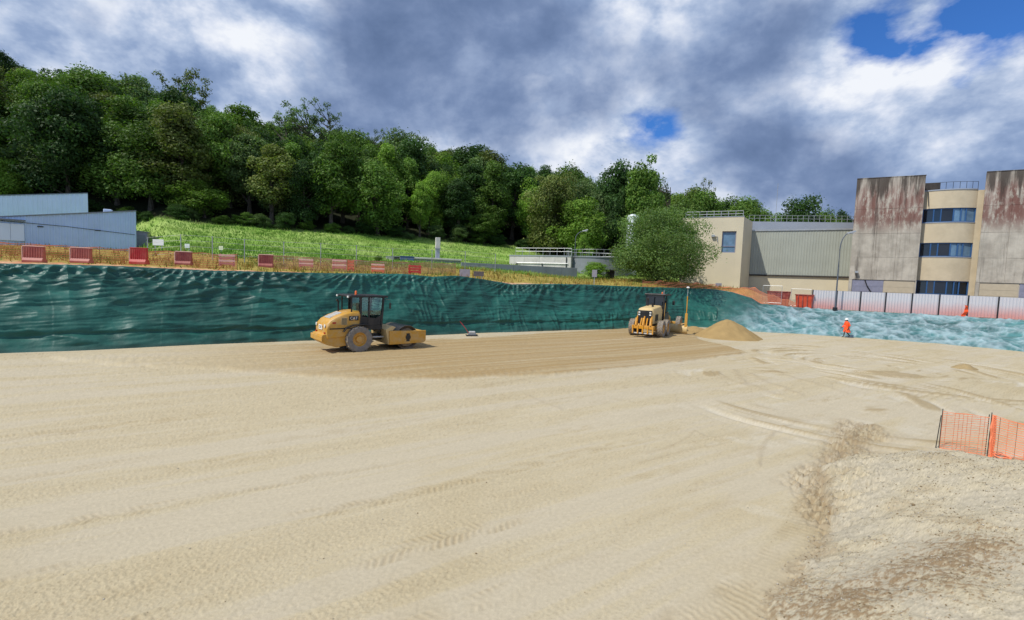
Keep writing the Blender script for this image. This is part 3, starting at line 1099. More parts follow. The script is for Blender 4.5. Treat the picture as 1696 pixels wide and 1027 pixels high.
LEAF = {'dark': leaf_mat('leaves_dark_green', (0.042, 0.086, 0.022)), 'mid': leaf_mat('leaves_mid_green', (0.098, 0.172, 0.030)),
        'light': leaf_mat('leaves_yellow_green', (0.150, 0.250, 0.036)), 'grey': leaf_mat('leaves_grey_green', (0.108, 0.168, 0.056)),
        'willow': leaf_mat('leaves_willow', (0.120, 0.185, 0.055), 0.35), 'olive': leaf_mat('leaves_olive', (0.118, 0.145, 0.038))}
BARK = mat('bark', (0.085, 0.068, 0.05), 0.9, var=0.3, scale=4, bump=0.6, bscale=12)


def leaves_from(centres, radii, n, size, r, squash=0.8, shell=0.55):
    """leaf rhombs on and in a set of clumps; returns verts, quads, shade per vertex"""
    wgt = np.asarray(radii) ** 2
    idx = r.choice(len(centres), n, p=wgt / wgt.sum())
    d = r.normal(size=(n, 3))
    d[:, 2] = d[:, 2] * 0.9 + 0.25
    d /= np.linalg.norm(d, axis=1)[:, None]
    rad = np.asarray(radii)[idx] * (shell + (1.12 - shell) * r.random(n) ** 0.55) * (1 + 0.45 * (r.random(n) < 0.10))
    p = np.asarray(centres)[idx] + d * rad[:, None] * np.array([1, 1, squash])
    nrm = d * 0.9 + r.normal(size=(n, 3)) * 0.55 + np.array([0, 0, 0.25])
    nrm /= np.linalg.norm(nrm, axis=1)[:, None]
    t = np.cross(nrm, r.normal(size=(n, 3)))
    t /= np.linalg.norm(t, axis=1)[:, None]
    b = np.cross(nrm, t)
    s = size * r.uniform(0.6, 1.35, n)[:, None]
    V = np.stack([p - t * s, p - b * s * 0.55 + nrm * s * 0.12, p + t * s, p + b * s * 0.55 + nrm * s * 0.12], 1)
    cl = r.uniform(0.72, 1.28, len(centres))[idx] * r.uniform(0.75, 1.25, n)
    hue = r.uniform(-0.12, 0.12, n)
    C = np.stack([cl * (1 + hue), cl, cl * (1 - hue * 0.6)], 1)
    return V.reshape(-1, 3), np.arange(n * 4).reshape(-1, 4), np.repeat(C, 4, 0)


def make_crown(seed, shape, n, size):
    """crown for a tree of unit height 10 m; returns mesh data and the clump centres"""
    r = np.random.default_rng(seed)
    cs, rs = [], []
    if shape == 'round':
        k, zc_, rh, rv, cr = 64, 5.1, 3.0, 4.7, (0.7, 1.3)
    elif shape == 'tall':
        k, zc_, rh, rv, cr = 60, 5.4, 1.9, 4.6, (0.5, 1.0)
    elif shape == 'sparse':
        k, zc_, rh, rv, cr = 40, 7.0, 2.2, 2.8, (0.30, 0.60)
    elif shape == 'bush':
        k, zc_, rh, rv, cr = 80, 4.5, 4.5, 4.7, (0.9, 1.6)
    else:
        k, zc_, rh, rv, cr = 52, 4.4, 2.7, 4.6, (0.7, 1.25)
    lean = r.normal(size=2) * 0.12
    for i in range(k):
        d = r.normal(size=3)
        d /= np.linalg.norm(d)
        f = r.uniform(0.40, 1.0) ** 0.6 * (r.choice([0.85, 1.0, 1.0, 1.18]) if shape != 'bush' else 0.97)
        wv = 1 + 0.28 * math.sin(3 * math.atan2(d[1], d[0]) + seed) * (1 - abs(d[2]))
        c = np.array([d[0] * rh * f * wv, d[1] * rh * f * wv, zc_ + d[2] * rv * f * 0.86])
        if shape in ('round', 'tall'):
            tp = 1.0 - 0.35 * max(0, (c[2] - zc_) / rv)
            c[:2] *= tp
        c[:2] += lean * (c[2] - 2)
        cs.append(c)
        rs.append(r.uniform(*cr))
    cs = np.array(cs)
    cs[:, 2] = np.maximum(cs[:, 2], np.array(rs) * 0.6 if shape in ('bush', 'hedge') else 0.9)
    V, Fq, C = leaves_from(cs, rs, n, size, r, shell=0.45 if shape != 'sparse' else 0.2)
    return V, Fq, C, cs


def make_trunk(seed, cs, shape):
    r = random.Random(seed)
    mb = MB()
    top = 7.2 if shape in ('round', 'tall') else (8.0 if shape == 'sparse' else 4.0)
    r0 = 0.20 if shape != 'bush' else 0.16
    pts, rad = [], []
    for i in range(7):
        f = i / 6
        pts.append((0.18 * math.sin(f * 4 + seed) * f, 0.18 * math.cos(f * 3 + seed) * f, -0.25 + (top + 0.25) * f))
        rad.append(r0 * (1 - 0.85 * f) + 0.02 + (0.08 if i == 0 else 0))
    mb.tube(pts, rad, 7)
    order = list(range(len(cs)))
    r.shuffle(order)
    for i in order[:(30 if shape == 'sparse' else 16)]:
        c = Vector(cs[i])
        z0 = max(0.8, min(top - 0.4, c.z - r.uniform(0.6, 2.2)))
        f = (z0 + 0.25) / (top + 0.25)
        s = Vector((0.18 * math.sin(f * 4 + seed) * f, 0.18 * math.cos(f * 3 + seed) * f, z0))
        mid = s.lerp(c, 0.5) + Vector((0, 0, -0.15))
        mb.tube([s, mid, c], [0.085 * (1 - 0.6 * f) + 0.015, 0.045, 0.014], 5)
    return mb


TREE_MESH = {}


def tree_mesh(shape, variant, leaf):
    key = (shape, variant)
    if key not in TREE_MESH:
        n, size = {'round': (17000, 0.140), 'tall': (14000, 0.130), 'sparse': (2200, 0.11), 'bush': (52000, 0.090), 'hedge': (14000, 0.140)}[shape]
        seed = variant * 31 + {'round': 1, 'tall': 2, 'sparse': 3, 'bush': 4, 'hedge': 5}[shape]
        V, Fq, C, cs = make_crown(seed, shape, n, size)
        tm = make_trunk(seed, cs, shape)
        me_t = bpy.data.meshes.new('trunk')
        me_t.from_pydata([tuple(map(float, v)) for v in tm.v], [], tm.f)
        me_t.materials.append(BARK)
        TREE_MESH[key] = (V, Fq, C, me_t, {})
    V, Fq, C, me_t, by = TREE_MESH[key]
    if not by:
        o = mesh_np('crown', V, Fq, LEAF['mid'], col=C)
        by[0] = o.data
        bpy.data.objects.remove(o)
    return me_t, by[0]


def place_tree(name, x, y, z, h, wid, shape, variant, leaf, label, group=None, cat='tree'):
    me_t, me_c = tree_mesh(shape, variant, leaf)
    half = {'round': 3.3, 'tall': 2.5, 'sparse': 2.5, 'bush': 5.2, 'hedge': 3.2}[shape]
    e = empty(name, (x, y, z), random.uniform(0, 6.28), label, cat, group)
    s = h / 10.0
    sw = wid / 2 / half
    for nm, me in (('trunk', me_t), ('crown', me_c)):
        o = bpy.data.objects.new(nm, me)
        COL.objects.link(o)
        o.parent = e
        o.scale = (sw, sw, s)
        if nm == 'crown':
            o.material_slots[0].link = 'OBJECT'
            o.material_slots[0].material = LEAF[leaf]
    return e


FRONT = [  # px, top row, width px, depth, shape, leaf, label
    (8, 262, 80, 62, 'round', 'light', 'bright yellow-green tree at the left picture edge behind the upper shed'),
    (2, 76, 40, 92, 'tall', 'dark', 'dark tree top cut off by the left picture edge on the skyline'),
    (75, 238, 105, 68, 'round', 'grey', 'grey-green tree directly behind the upper shed'),
    (112, 108, 150, 84, 'round', 'mid', 'large broad tree high on the hill above the two sheds'),
    (192, 205, 120, 67, 'round', 'mid', 'mid-green tree behind the right end of the upper shed'),
    (248, 192, 130, 66, 'round', 'mid', 'large rounded tree at the wood edge above the shed end'),
    (205, 106, 110, 92, 'round', 'grey', 'grey-green tree on the hilltop left of the dark pointed tree'),
    (292, 138, 100, 82, 'tall', 'dark', 'dark tall tree with thin bare twigs above it on the hill'),
    (300, 118, 90, 98, 'sparse', 'olive', 'nearly bare twiggy tree on the skyline behind a dark tree'),
    (398, 166, 95, 96, 'tall', 'light', 'bright yellow-green tree poking above the skyline left of the bare trees'),
    (338, 292, 95, 66, 'hedge', 'light', 'low yellow-green tree at the wood edge above the meadow'),
    (368, 205, 95, 84, 'round', 'mid', 'mid-green tree on the slope right of the dark tall tree'),
    (475, 170, 95, 108, 'sparse', 'grey', 'thin-crowned tree on the skyline, left one of three'),
    (512, 166, 80, 108, 'sparse', 'grey', 'thin-crowned tree on the skyline, middle one of three'),
    (548, 170, 70, 108, 'sparse', 'grey', 'thin-crowned tree on the skyline, right one of three'),
    (466, 264, 95, 74, 'round', 'grey', 'rounded grey-green tree on the slope below the thin-crowned trees'),
    (525, 275, 85, 78, 'round', 'olive', 'olive tree on the slope right of the rounded grey-green tree'),
    (583, 206, 90, 102, 'round', 'mid', 'mid-green tree on the skyline right of the thin-crowned trees'),
    (618, 210, 40, 104, 'sparse', 'grey', 'small thin tree on the skyline beside a feathery round crown'),
    (627, 260, 112, 77, 'round', 'mid', 'large dome-shaped tree at the wood edge in the middle'),
    (662, 216, 110, 100, 'round', 'grey', 'feathery rounded tree on the skyline in the middle'),
    (697, 298, 48, 82, 'tall', 'light', 'narrow bright green tree at the wood edge right of the dome-shaped tree'),
    (762, 232, 120, 118, 'round', 'dark', 'very dark tree on the skyline in the middle'),
    (732, 283, 85, 90, 'round', 'mid', 'mid-green tree below the very dark skyline tree'),
    (800, 258, 95, 104, 'tall', 'olive', 'olive tall tree on the slope right of the very dark tree'),
    (803, 352, 62, 88, 'hedge', 'mid', 'small bright bushy tree at the meadow end'),
    (852, 276, 95, 98, 'tall', 'dark', 'dark tree behind the left end of the concrete basin'),
    (912, 288, 95, 88, 'round', 'olive', 'broad olive tree behind the concrete basin'),
    (968, 328, 100, 84, 'round', 'light', 'yellow-green tree hanging over the round tank'),
    (945, 264, 85, 112, 'round', 'mid', 'mid-green tree on the skyline behind the olive tree'),
    (1012, 264, 90, 98, 'round', 'dark', 'dark tree on the skyline behind the round tank'),
    (1066, 258, 82, 90, 'tall', 'mid', 'ivy-covered tall tree behind the willow bush'),
    (1112, 280, 70, 94, 'sparse', 'grey', 'half-bare tree with ball-shaped clumps right of the ivy-covered tree'),
    (1160, 300, 90, 98, 'round', 'mid', 'rounded tree behind the left end of the cream building'),
    (1178, 296, 40, 104, 'sparse', 'olive', 'thin twiggy tree top above the cream building'),
    (1243, 320, 100, 104, 'round', 'mid', 'broad green tree behind the roof railing of the cream building'),
    (1322, 328, 95, 106, 'round', 'dark', 'dark tree behind the grey-green hall'),
    (1372, 338, 66, 108, 'round', 'mid', 'small green tree behind the hall next to the concrete tower'),
    (1408, 344, 50, 112, 'round', 'dark', 'dark tree peeping out beside the concrete tower'),
]
front_xy = []
for i, (px, py, wpx, Y, shape, leaf, label) in enumerate(FRONT):
    p = P(px, py, Y)
    zb = ground_z(p[0], Y)
    front_xy.append((p[0], Y))
    place_tree('broadleaf_tree', p[0], Y, zb, (p[2] - zb) * 1.02, wpx * 0.86 * Y / F, shape, i % 4, leaf, label)

SKY_PX = [(-400, 40), (-100, 60), (0, 88), (60, 102), (180, 108), (240, 150), (300, 150), (340, 172), (430, 190), (560, 212), (620, 222), (700, 234), (800, 248), (850, 268), (900, 268), (1000, 274),
          (1060, 276), (1110, 305), (1150, 312), (1180, 312), (1250, 332), (1400, 352), (1700, 356), (2100, 360)]


def skyline_z(x, y):
    px = CX + F * x / y
    for _ in range(2):
        py = np.interp(px, [p[0] for p in SKY_PX], [p[1] for p in SKY_PX])
        d = pix_dir(px, py)
        px += F * (x / y - d[0] / d[1])
    return P(px, py, y)[2]


rf = random.Random(21)
placed = list(front_xy)
nfill = 0
for tau in np.arange(-1.35, 0.86, 0.046):
    Y = 46.0
    while Y < 165:
        yy = Y + rf.uniform(-2, 2)
        tt = tau + rf.uniform(-0.02, 0.02)
        x = tt * yy
        w = float(w_of(x, yy))
        edge = EDGE_W - 14 * float(sstep(-0.02, 0.3, np.array(tt)))
        Y += 5.2 + Y * 0.024
        if tt > 0.36 and yy < 80:
            continue
        if tt > 0.42 and (yy < 100 or yy > 125):
            continue
        if w < edge + 1 or w > edge + 78:
            continue
        if any(math.hypot(x - a, yy - b) < 2.9 for a, b in placed):
            continue
        zb = ground_z(x, yy)
        hmax = skyline_z(x, yy) - zb
        h = min(rf.uniform(10.5, 18.0), hmax * rf.uniform(0.80, 0.98))
        if h < 5.0:
            continue
        placed.append((x, yy))
        nfill += 1
        shape = rf.choice(['round', 'round', 'tall', 'tall', 'tall'])
        lf = rf.choice(['dark', 'dark', 'mid', 'grey', 'olive', 'mid', 'light'])
        zone = ('above the sheds' if tt < -0.78 else 'over the left meadow half' if tt < -0.42 else 'over the right meadow half' if tt < -0.05 else
                'behind the basin and tank' if tt < 0.30 else 'behind the right-hand buildings')
        depth = 'low in the wood' if w < edge + 22 else 'halfway up the wood' if w < edge + 50 else 'high in the wood'
        tone = {'dark': 'dark green', 'mid': 'fresh green', 'grey': 'grey-green', 'olive': 'olive green', 'light': 'bright green'}[lf]
        build = {'round': 'broad-crowned', 'tall': 'slender', 'hedge': 'low-branched'}[shape]
        place_tree('broadleaf_tree', x, yy, zb, h, h * rf.uniform(0.48, 0.70), shape, rf.randrange(4), lf,
                   '%s %s tree %s, %s' % (tone, build, depth, zone), 'trees crowded in the wood ' + zone)
# shrubs along the wood's lower edge
for i, tau in enumerate(np.arange(-1.02, 0.27, 0.047)):
    tt = tau + rf.uniform(-0.012, 0.012)
    edge = EDGE_W - 14 * float(sstep(-0.02, 0.3, np.array(tt))) + rf.uniform(-0.8, 1.2)
    lo, hi = 30.0, 160.0
    for _ in range(40):
        m_ = (lo + hi) / 2
        if w_of(tt * m_, m_) < edge:
            lo = m_
        else:
            hi = m_
    h = rf.uniform(1.6, 3.4)
    lf = rf.choice(['dark', 'mid', 'dark', 'grey'])
    place_tree('edge_shrub', tt * lo, lo, ground_z(tt * lo, lo) - 0.3, h, h * rf.uniform(0.9, 1.4), 'hedge', rf.randrange(4), lf,
               '%s shrub at the foot of the wood %s' % ({'dark': 'dark green', 'mid': 'fresh green', 'grey': 'grey-green'}[lf], 'behind the sheds' if tt < -0.80 else 'at the left end of the meadow' if tt < -0.55 else 'left of the vent stack' if tt < -0.18 else 'right of the vent stack' if tt < 0.0 else 'behind the basin and tank'), 'shrubs along the wood edge', 'shrub')
print('fill trees', nfill)

p = P(1095, 345, 54)
zb = ground_z(p[0], 54) - 0.15
place_tree('willow_bush', p[0], 54, zb - 0.4, (p[2] - zb) * 1.16, 176 * 54 / F, 'bush', 2, 'willow', 'big round willow bush in front of the cream building', None, 'bush')
p = P(970, 389, 72)
place_tree('young_tree', p[0], 72, ground_z(p[0], 72), p[2] - ground_z(p[0], 72), 26 * 72 / F, 'tall', 2, 'light', 'young bright green tree behind the round tank railing')
p = P(985, 430, 57)
place_tree('small_bush', p[0], 57, ground_z(p[0], 57) - 0.1, p[2] - ground_z(p[0], 57), 40 * 57 / F, 'hedge', 1, 'light', 'small green bush in front of the round grey tank', None, 'bush')
p = P(626, 420, 50)
place_tree('small_bush', p[0], 50, ground_z(p[0], 50) - 0.1, p[2] - ground_z(p[0], 50) + 0.1, 14 * 50 / F, 'hedge', 2, 'light', 'tiny bright bush at the bottom of the meadow left of the vent stack', None, 'bush')


# ------------------------------------------------------------------ meadow grass and weeds
def blades(n, tau_rng, inside, hgt, wid, colf, seed, name, label, per=4, spread=0.12):
    r = np.random.default_rng(seed)
    tau = r.uniform(*tau_rng, n)
    Yc, zc = crest(tau)
    d = r.random(n) ** 1.2 * 62
    Y = Yc + d
    X = tau * Y
    ok = inside(X, Y, tau, d)
    X, Y, tau, d = X[ok], Y[ok], tau[ok], d[ok]
    Yc, zc = Yc[ok], zc[ok]
    k = sstep(0, 5, d)
    Z = zc * (1 - k) + terrain_Z(X, Y) * k
    m = len(X)
    X, Y, Z = np.repeat(X, per), np.repeat(Y, per), np.repeat(Z, per)
    tau = np.repeat(tau, per)
    q = m * per
    X = X + r.normal(size=q) * spread
    Y = Y + r.normal(size=q) * spread
    a = r.uniform(0, 6.28, q)
    h = hgt * r.uniform(0.5, 1.3, q)
    w = wid * r.uniform(0.6, 1.4, q)
    lx, ly = r.normal(size=q) * 0.35 * h, r.normal(size=q) * 0.35 * h
    V = np.stack([np.stack([X - np.cos(a) * w, Y - np.sin(a) * w, Z - 0.05], -1), np.stack([X + np.cos(a) * w, Y + np.sin(a) * w, Z - 0.05], -1),
                  np.stack([X + lx, Y + ly, Z + h], -1)], 1).reshape(-1, 3)
    C = colf(X, Y, tau, r)
    o = mesh_np(name, V, np.arange(q * 3).reshape(-1, 3), MATS.get('blade') or mat_attr('blade', var=0.1, scale=2, bump=0, rough=0.7, trans=0.3), col=np.repeat(C, 3, 0))
    tag(o, label, 'grass' if 'grass' in name else 'weeds', kind='stuff')


def weed_in(X, Y, tau, d):
    w = w_of(X, Y)
    wd = np.interp(tau, [-1.5, -0.6, -0.3, -0.1, 0.0, 0.1, 0.3], [2.6, 2.2, 1.5, 0.7, 1.6, 1.2, 0.9])
    gs = np.interp(tau, [-1.2, -0.9, -0.6, 0.0, 0.3], [26, 22, 17, 13, 13])
    return (d > wd + 0.3) & (w < gs + 1) & (tau < 0.50)


def meadow_in(X, Y, tau, d):
    w = w_of(X, Y)
    gs = np.interp(tau, [-1.2, -0.9, -0.6, 0.0, 0.3], [26, 22, 17, 13, 13])
    edge = EDGE_W - 14 * sstep(-0.02, 0.3, tau)
    return (w > gs - 1) & (w < edge + 1) & (tau < 0.30)


def weed_col(X, Y, tau, r):
    a, b, c_, g = (np.array(srgb(*q)) for q in ((162, 144, 62), (156, 116, 60), (178, 160, 82), (112, 132, 58)))
    k = fbm(X * 0.35, Y * 0.35, 3, 61)[:, None] + r.normal(size=(len(X), 1)) * 0.35
    col = np.where(k > 0.35, b, np.where(k > -0.05, a, np.where(k > -0.25, c_, g)))
    return col * r.uniform(0.7, 1.1, (len(X), 1)) * 0.95


def meadow_col(X, Y, tau, r):
    a, b, c_ = (np.array(srgb(*q)) for q in ((106, 150, 52), (140, 172, 76), (158, 180, 94)))
    k = fbm(X * 0.16, Y * 0.22, 4, 63)[:, None] * 1.5 + r.normal(size=(len(X), 1)) * 0.30 + 0.45 * sstep(-0.35, 0.0, tau)[:, None]
    col = np.where(k > 0.45, c_, np.where(k > 0.05, b, a))
    return col * r.uniform(0.7, 1.1, (len(X), 1)) * 0.95


blades(9000, (-1.5, 0.55), weed_in, 0.36, 0.030, weed_col, 71, 'weeds', 'dry yellow-brown weeds growing along the top of the bank', 5, 0.3)
blades(26000, (-1.2, 0.32), meadow_in, 0.26, 0.05, meadow_col, 73, 'meadow_grass', 'green grass on the sloping meadow below the wood', 4, 0.35)

# ------------------------------------------------------------------ buildings on the right
def mat_concrete(name, stain):
    """grey cast concrete; streaked dark at the top, flaking red paint on the upper half when stained"""
    m = bpy.data.materials.new(name)
    m.use_nodes = True
    N, L = m.node_tree.nodes, m.node_tree.links
    b = N['Principled BSDF']
    b.inputs['Roughness'].default_value = 0.85
    tc = N.new('ShaderNodeTexCoord')
    geo = N.new('ShaderNodeNewGeometry')
    sep = N.new('ShaderNodeSeparateXYZ')
    L.new(geo.outputs['Position'], sep.inputs[0])

    def noise(scale, detail, rough, sc=(1, 1, 1)):
        mp = N.new('ShaderNodeMapping')
        mp.inputs['Scale'].default_value = sc
        L.new(geo.outputs['Position'], mp.inputs['Vector'])
        n = N.new('ShaderNodeTexNoise')
        n.inputs['Scale'].default_value = scale
        n.inputs['Detail'].default_value = detail
        n.inputs['Roughness'].default_value = rough
        L.new(mp.outputs[0], n.inputs['Vector'])
        return n.outputs['Fac']

    def rng(v, a, b_, c=0.0, d=1.0):
        q = N.new('ShaderNodeMapRange')
        q.interpolation_type = 'SMOOTHSTEP'
        L.new(v, q.inputs[0])
        for i, x in enumerate((a, b_, c, d)):
            q.inputs[i + 1].default_value = x
        return q.outputs[0]

    def mul(a, b_):
        q = N.new('ShaderNodeMath')
        q.operation = 'MULTIPLY'
        L.new(a, q.inputs[0])
        if isinstance(b_, float):
            q.inputs[1].default_value = b_
        else:
            L.new(b_, q.inputs[1])
        return q.outputs[0]

    def mix(f, a, b_):
        q = N.new('ShaderNodeMix')
        q.data_type = 'RGBA'
        L.new(f, q.inputs[0])
        for i, v in ((6, a), (7, b_)):
            if isinstance(v, tuple):
                q.inputs[i].default_value = (*v, 1)
            else:
                L.new(v, q.inputs[i])
        return q.outputs[2]
    col = mix(rng(noise(0.8, 7, 0.65), 0.3, 0.7), srgb(158, 149, 134), srgb(190, 181, 164))
    streak = noise(1.0, 6, 0.65, (3.2, 3.2, 0.16))
    col = mix(mul(rng(streak, 0.45, 0.7), 0.35), col, srgb(120, 116, 106))
    if stain:
        # old red paint, flaking, between about ten metres and the parapet
        flake = noise(1.6, 9, 0.72, (1.3, 1.3, 0.45))
        band = mul(rng(sep.outputs['Z'], 10.4, 12.6), rng(sep.outputs['Z'], 17.2, 14.8))
        col = mix(mul(mul(rng(flake, 0.36, 0.54), band), 0.88), col, srgb(108, 62, 52))
        st2 = noise(1.0, 7, 0.7, (2.2, 2.2, 0.10))
        col = mix(mul(rng(st2, 0.40, 0.62), rng(sep.outputs['Z'], 11.0, 16.0, 0.0, 0.55)), col, srgb(200, 188, 172))
        grime = noise(1.0, 7, 0.7, (1.6, 1.6, 0.13))
        q = N.new('ShaderNodeMath')
        q.operation = 'ADD'
        L.new(rng(sep.outputs['Z'], 13.6, 17.1, 0.0, 0.5), q.inputs[0])
        L.new(rng(grime, 0.3, 0.72, -0.26, 0.50), q.inputs[1])
        col = mix(mul(rng(q.outputs[0], 0.18, 0.62), 0.88), col, srgb(58, 48, 40))
    L.new(col, b.inputs['Base Color'])
    bp = N.new('ShaderNodeBump')
    bp.inputs['Strength'].default_value = 0.4
    bp.inputs['Distance'].default_value = 0.03
    L.new(noise(6, 6, 0.7), bp.inputs['Height'])
    L.new(bp.outputs[0], b.inputs['Normal'])
    MATS[name] = m
    return m


M_CONC = mat_concrete('weathered_concrete_stained', True)
M_CONC2 = mat_concrete('weathered_concrete', False)
M_CREAM = mat('cream_render', srgb(205, 193, 164), 0.85, var=0.06, scale=1.2, bump=0.15, bscale=30, dirt=srgb(170, 160, 138), dirt_amt=0.35, dscale=0.6)
M_BAY = mat('beige_render', srgb(196, 180, 150), 0.85, var=0.05, scale=1.0, bump=0.1, bscale=40, dirt=srgb(160, 146, 120), dirt_amt=0.4, dscale=0.7)
M_CLAD = mat('grey_green_cladding', srgb(158, 161, 148), 0.55, var=0.05, scale=0.8, dirt=srgb(142, 144, 130), dirt_amt=0.3, dscale=0.5)
M_BLUEF = mat('blue_window_frame', srgb(48, 86, 130), 0.4, var=0.08)
M_GLASS = mat('dark_window_glass', (0.012, 0.016, 0.022), 0.06, var=0.2, scale=0.7, spec=0.8)
M_GLASS2 = mat('blue_grey_window_glass', srgb(96, 124, 146), 0.12, var=0.25, scale=1.2, spec=0.8)
M_GDOOR = mat('lavender_grey_door', srgb(134, 134, 150), 0.5, var=0.08, dirt=srgb(110, 106, 110), dirt_amt=0.3)
M_BDOOR = mat('beige_door', srgb(182, 168, 142), 0.6, var=0.06)
M_ROOFD = mat('dark_roof_edge', srgb(60, 54, 48), 0.8, var=0.3, scale=3)
M_GALV = mat('galvanised_steel', srgb(170, 172, 172), 0.45, 0.5, var=0.1)
M_DARKM = mat('dark_steel', (0.03, 0.03, 0.032), 0.5, 0.3, var=0.2)
M_UPPER = mat('pale_blue_grey_wall', srgb(152, 158, 168), 0.6, var=0.06, scale=0.7)

FZ = math.atan2(-0.447, 0.894)
_f0 = P(1405.5, 470, 53.0)
FO = (_f0[0], 53.0, 2.15)          # left front corner of the concrete towers


def facade_a(px, py):
    d = pix_dir(px, py)
    t = d[0] / d[1]
    return (t * FO[1] - FO[0]) / (0.894 + 0.447 * t)


ZT = 17.0 - 2.15


def railing(parent, pts, h, posts, name='railing', rails=(1.0, 0.55), r=0.03, material=None):
    """handrail along a polyline: each rail and each post is a piece"""
    material = material or M_GALV
    for f in rails:
        MB().tube([(p[0], p[1], p[2] + h * f) for p in pts], r, 6).build('rail', material, parent)
    tot = [0]
    for a, b in zip(pts[:-1], pts[1:]):
        tot.append(tot[-1] + math.dist(a, b))
    for i in range(posts):
        s = tot[-1] * i / (posts - 1)
        for k in range(len(pts) - 1):
            if s <= tot[k + 1] + 1e-6:
                u = (s - tot[k]) / (tot[k + 1] - tot[k])
                q = [pts[k][j] + (pts[k + 1][j] - pts[k][j]) * u for j in range(3)]
                break
        MB().tube([q, (q[0], q[1], q[2] + h)], r, 6).build('post', material, parent)


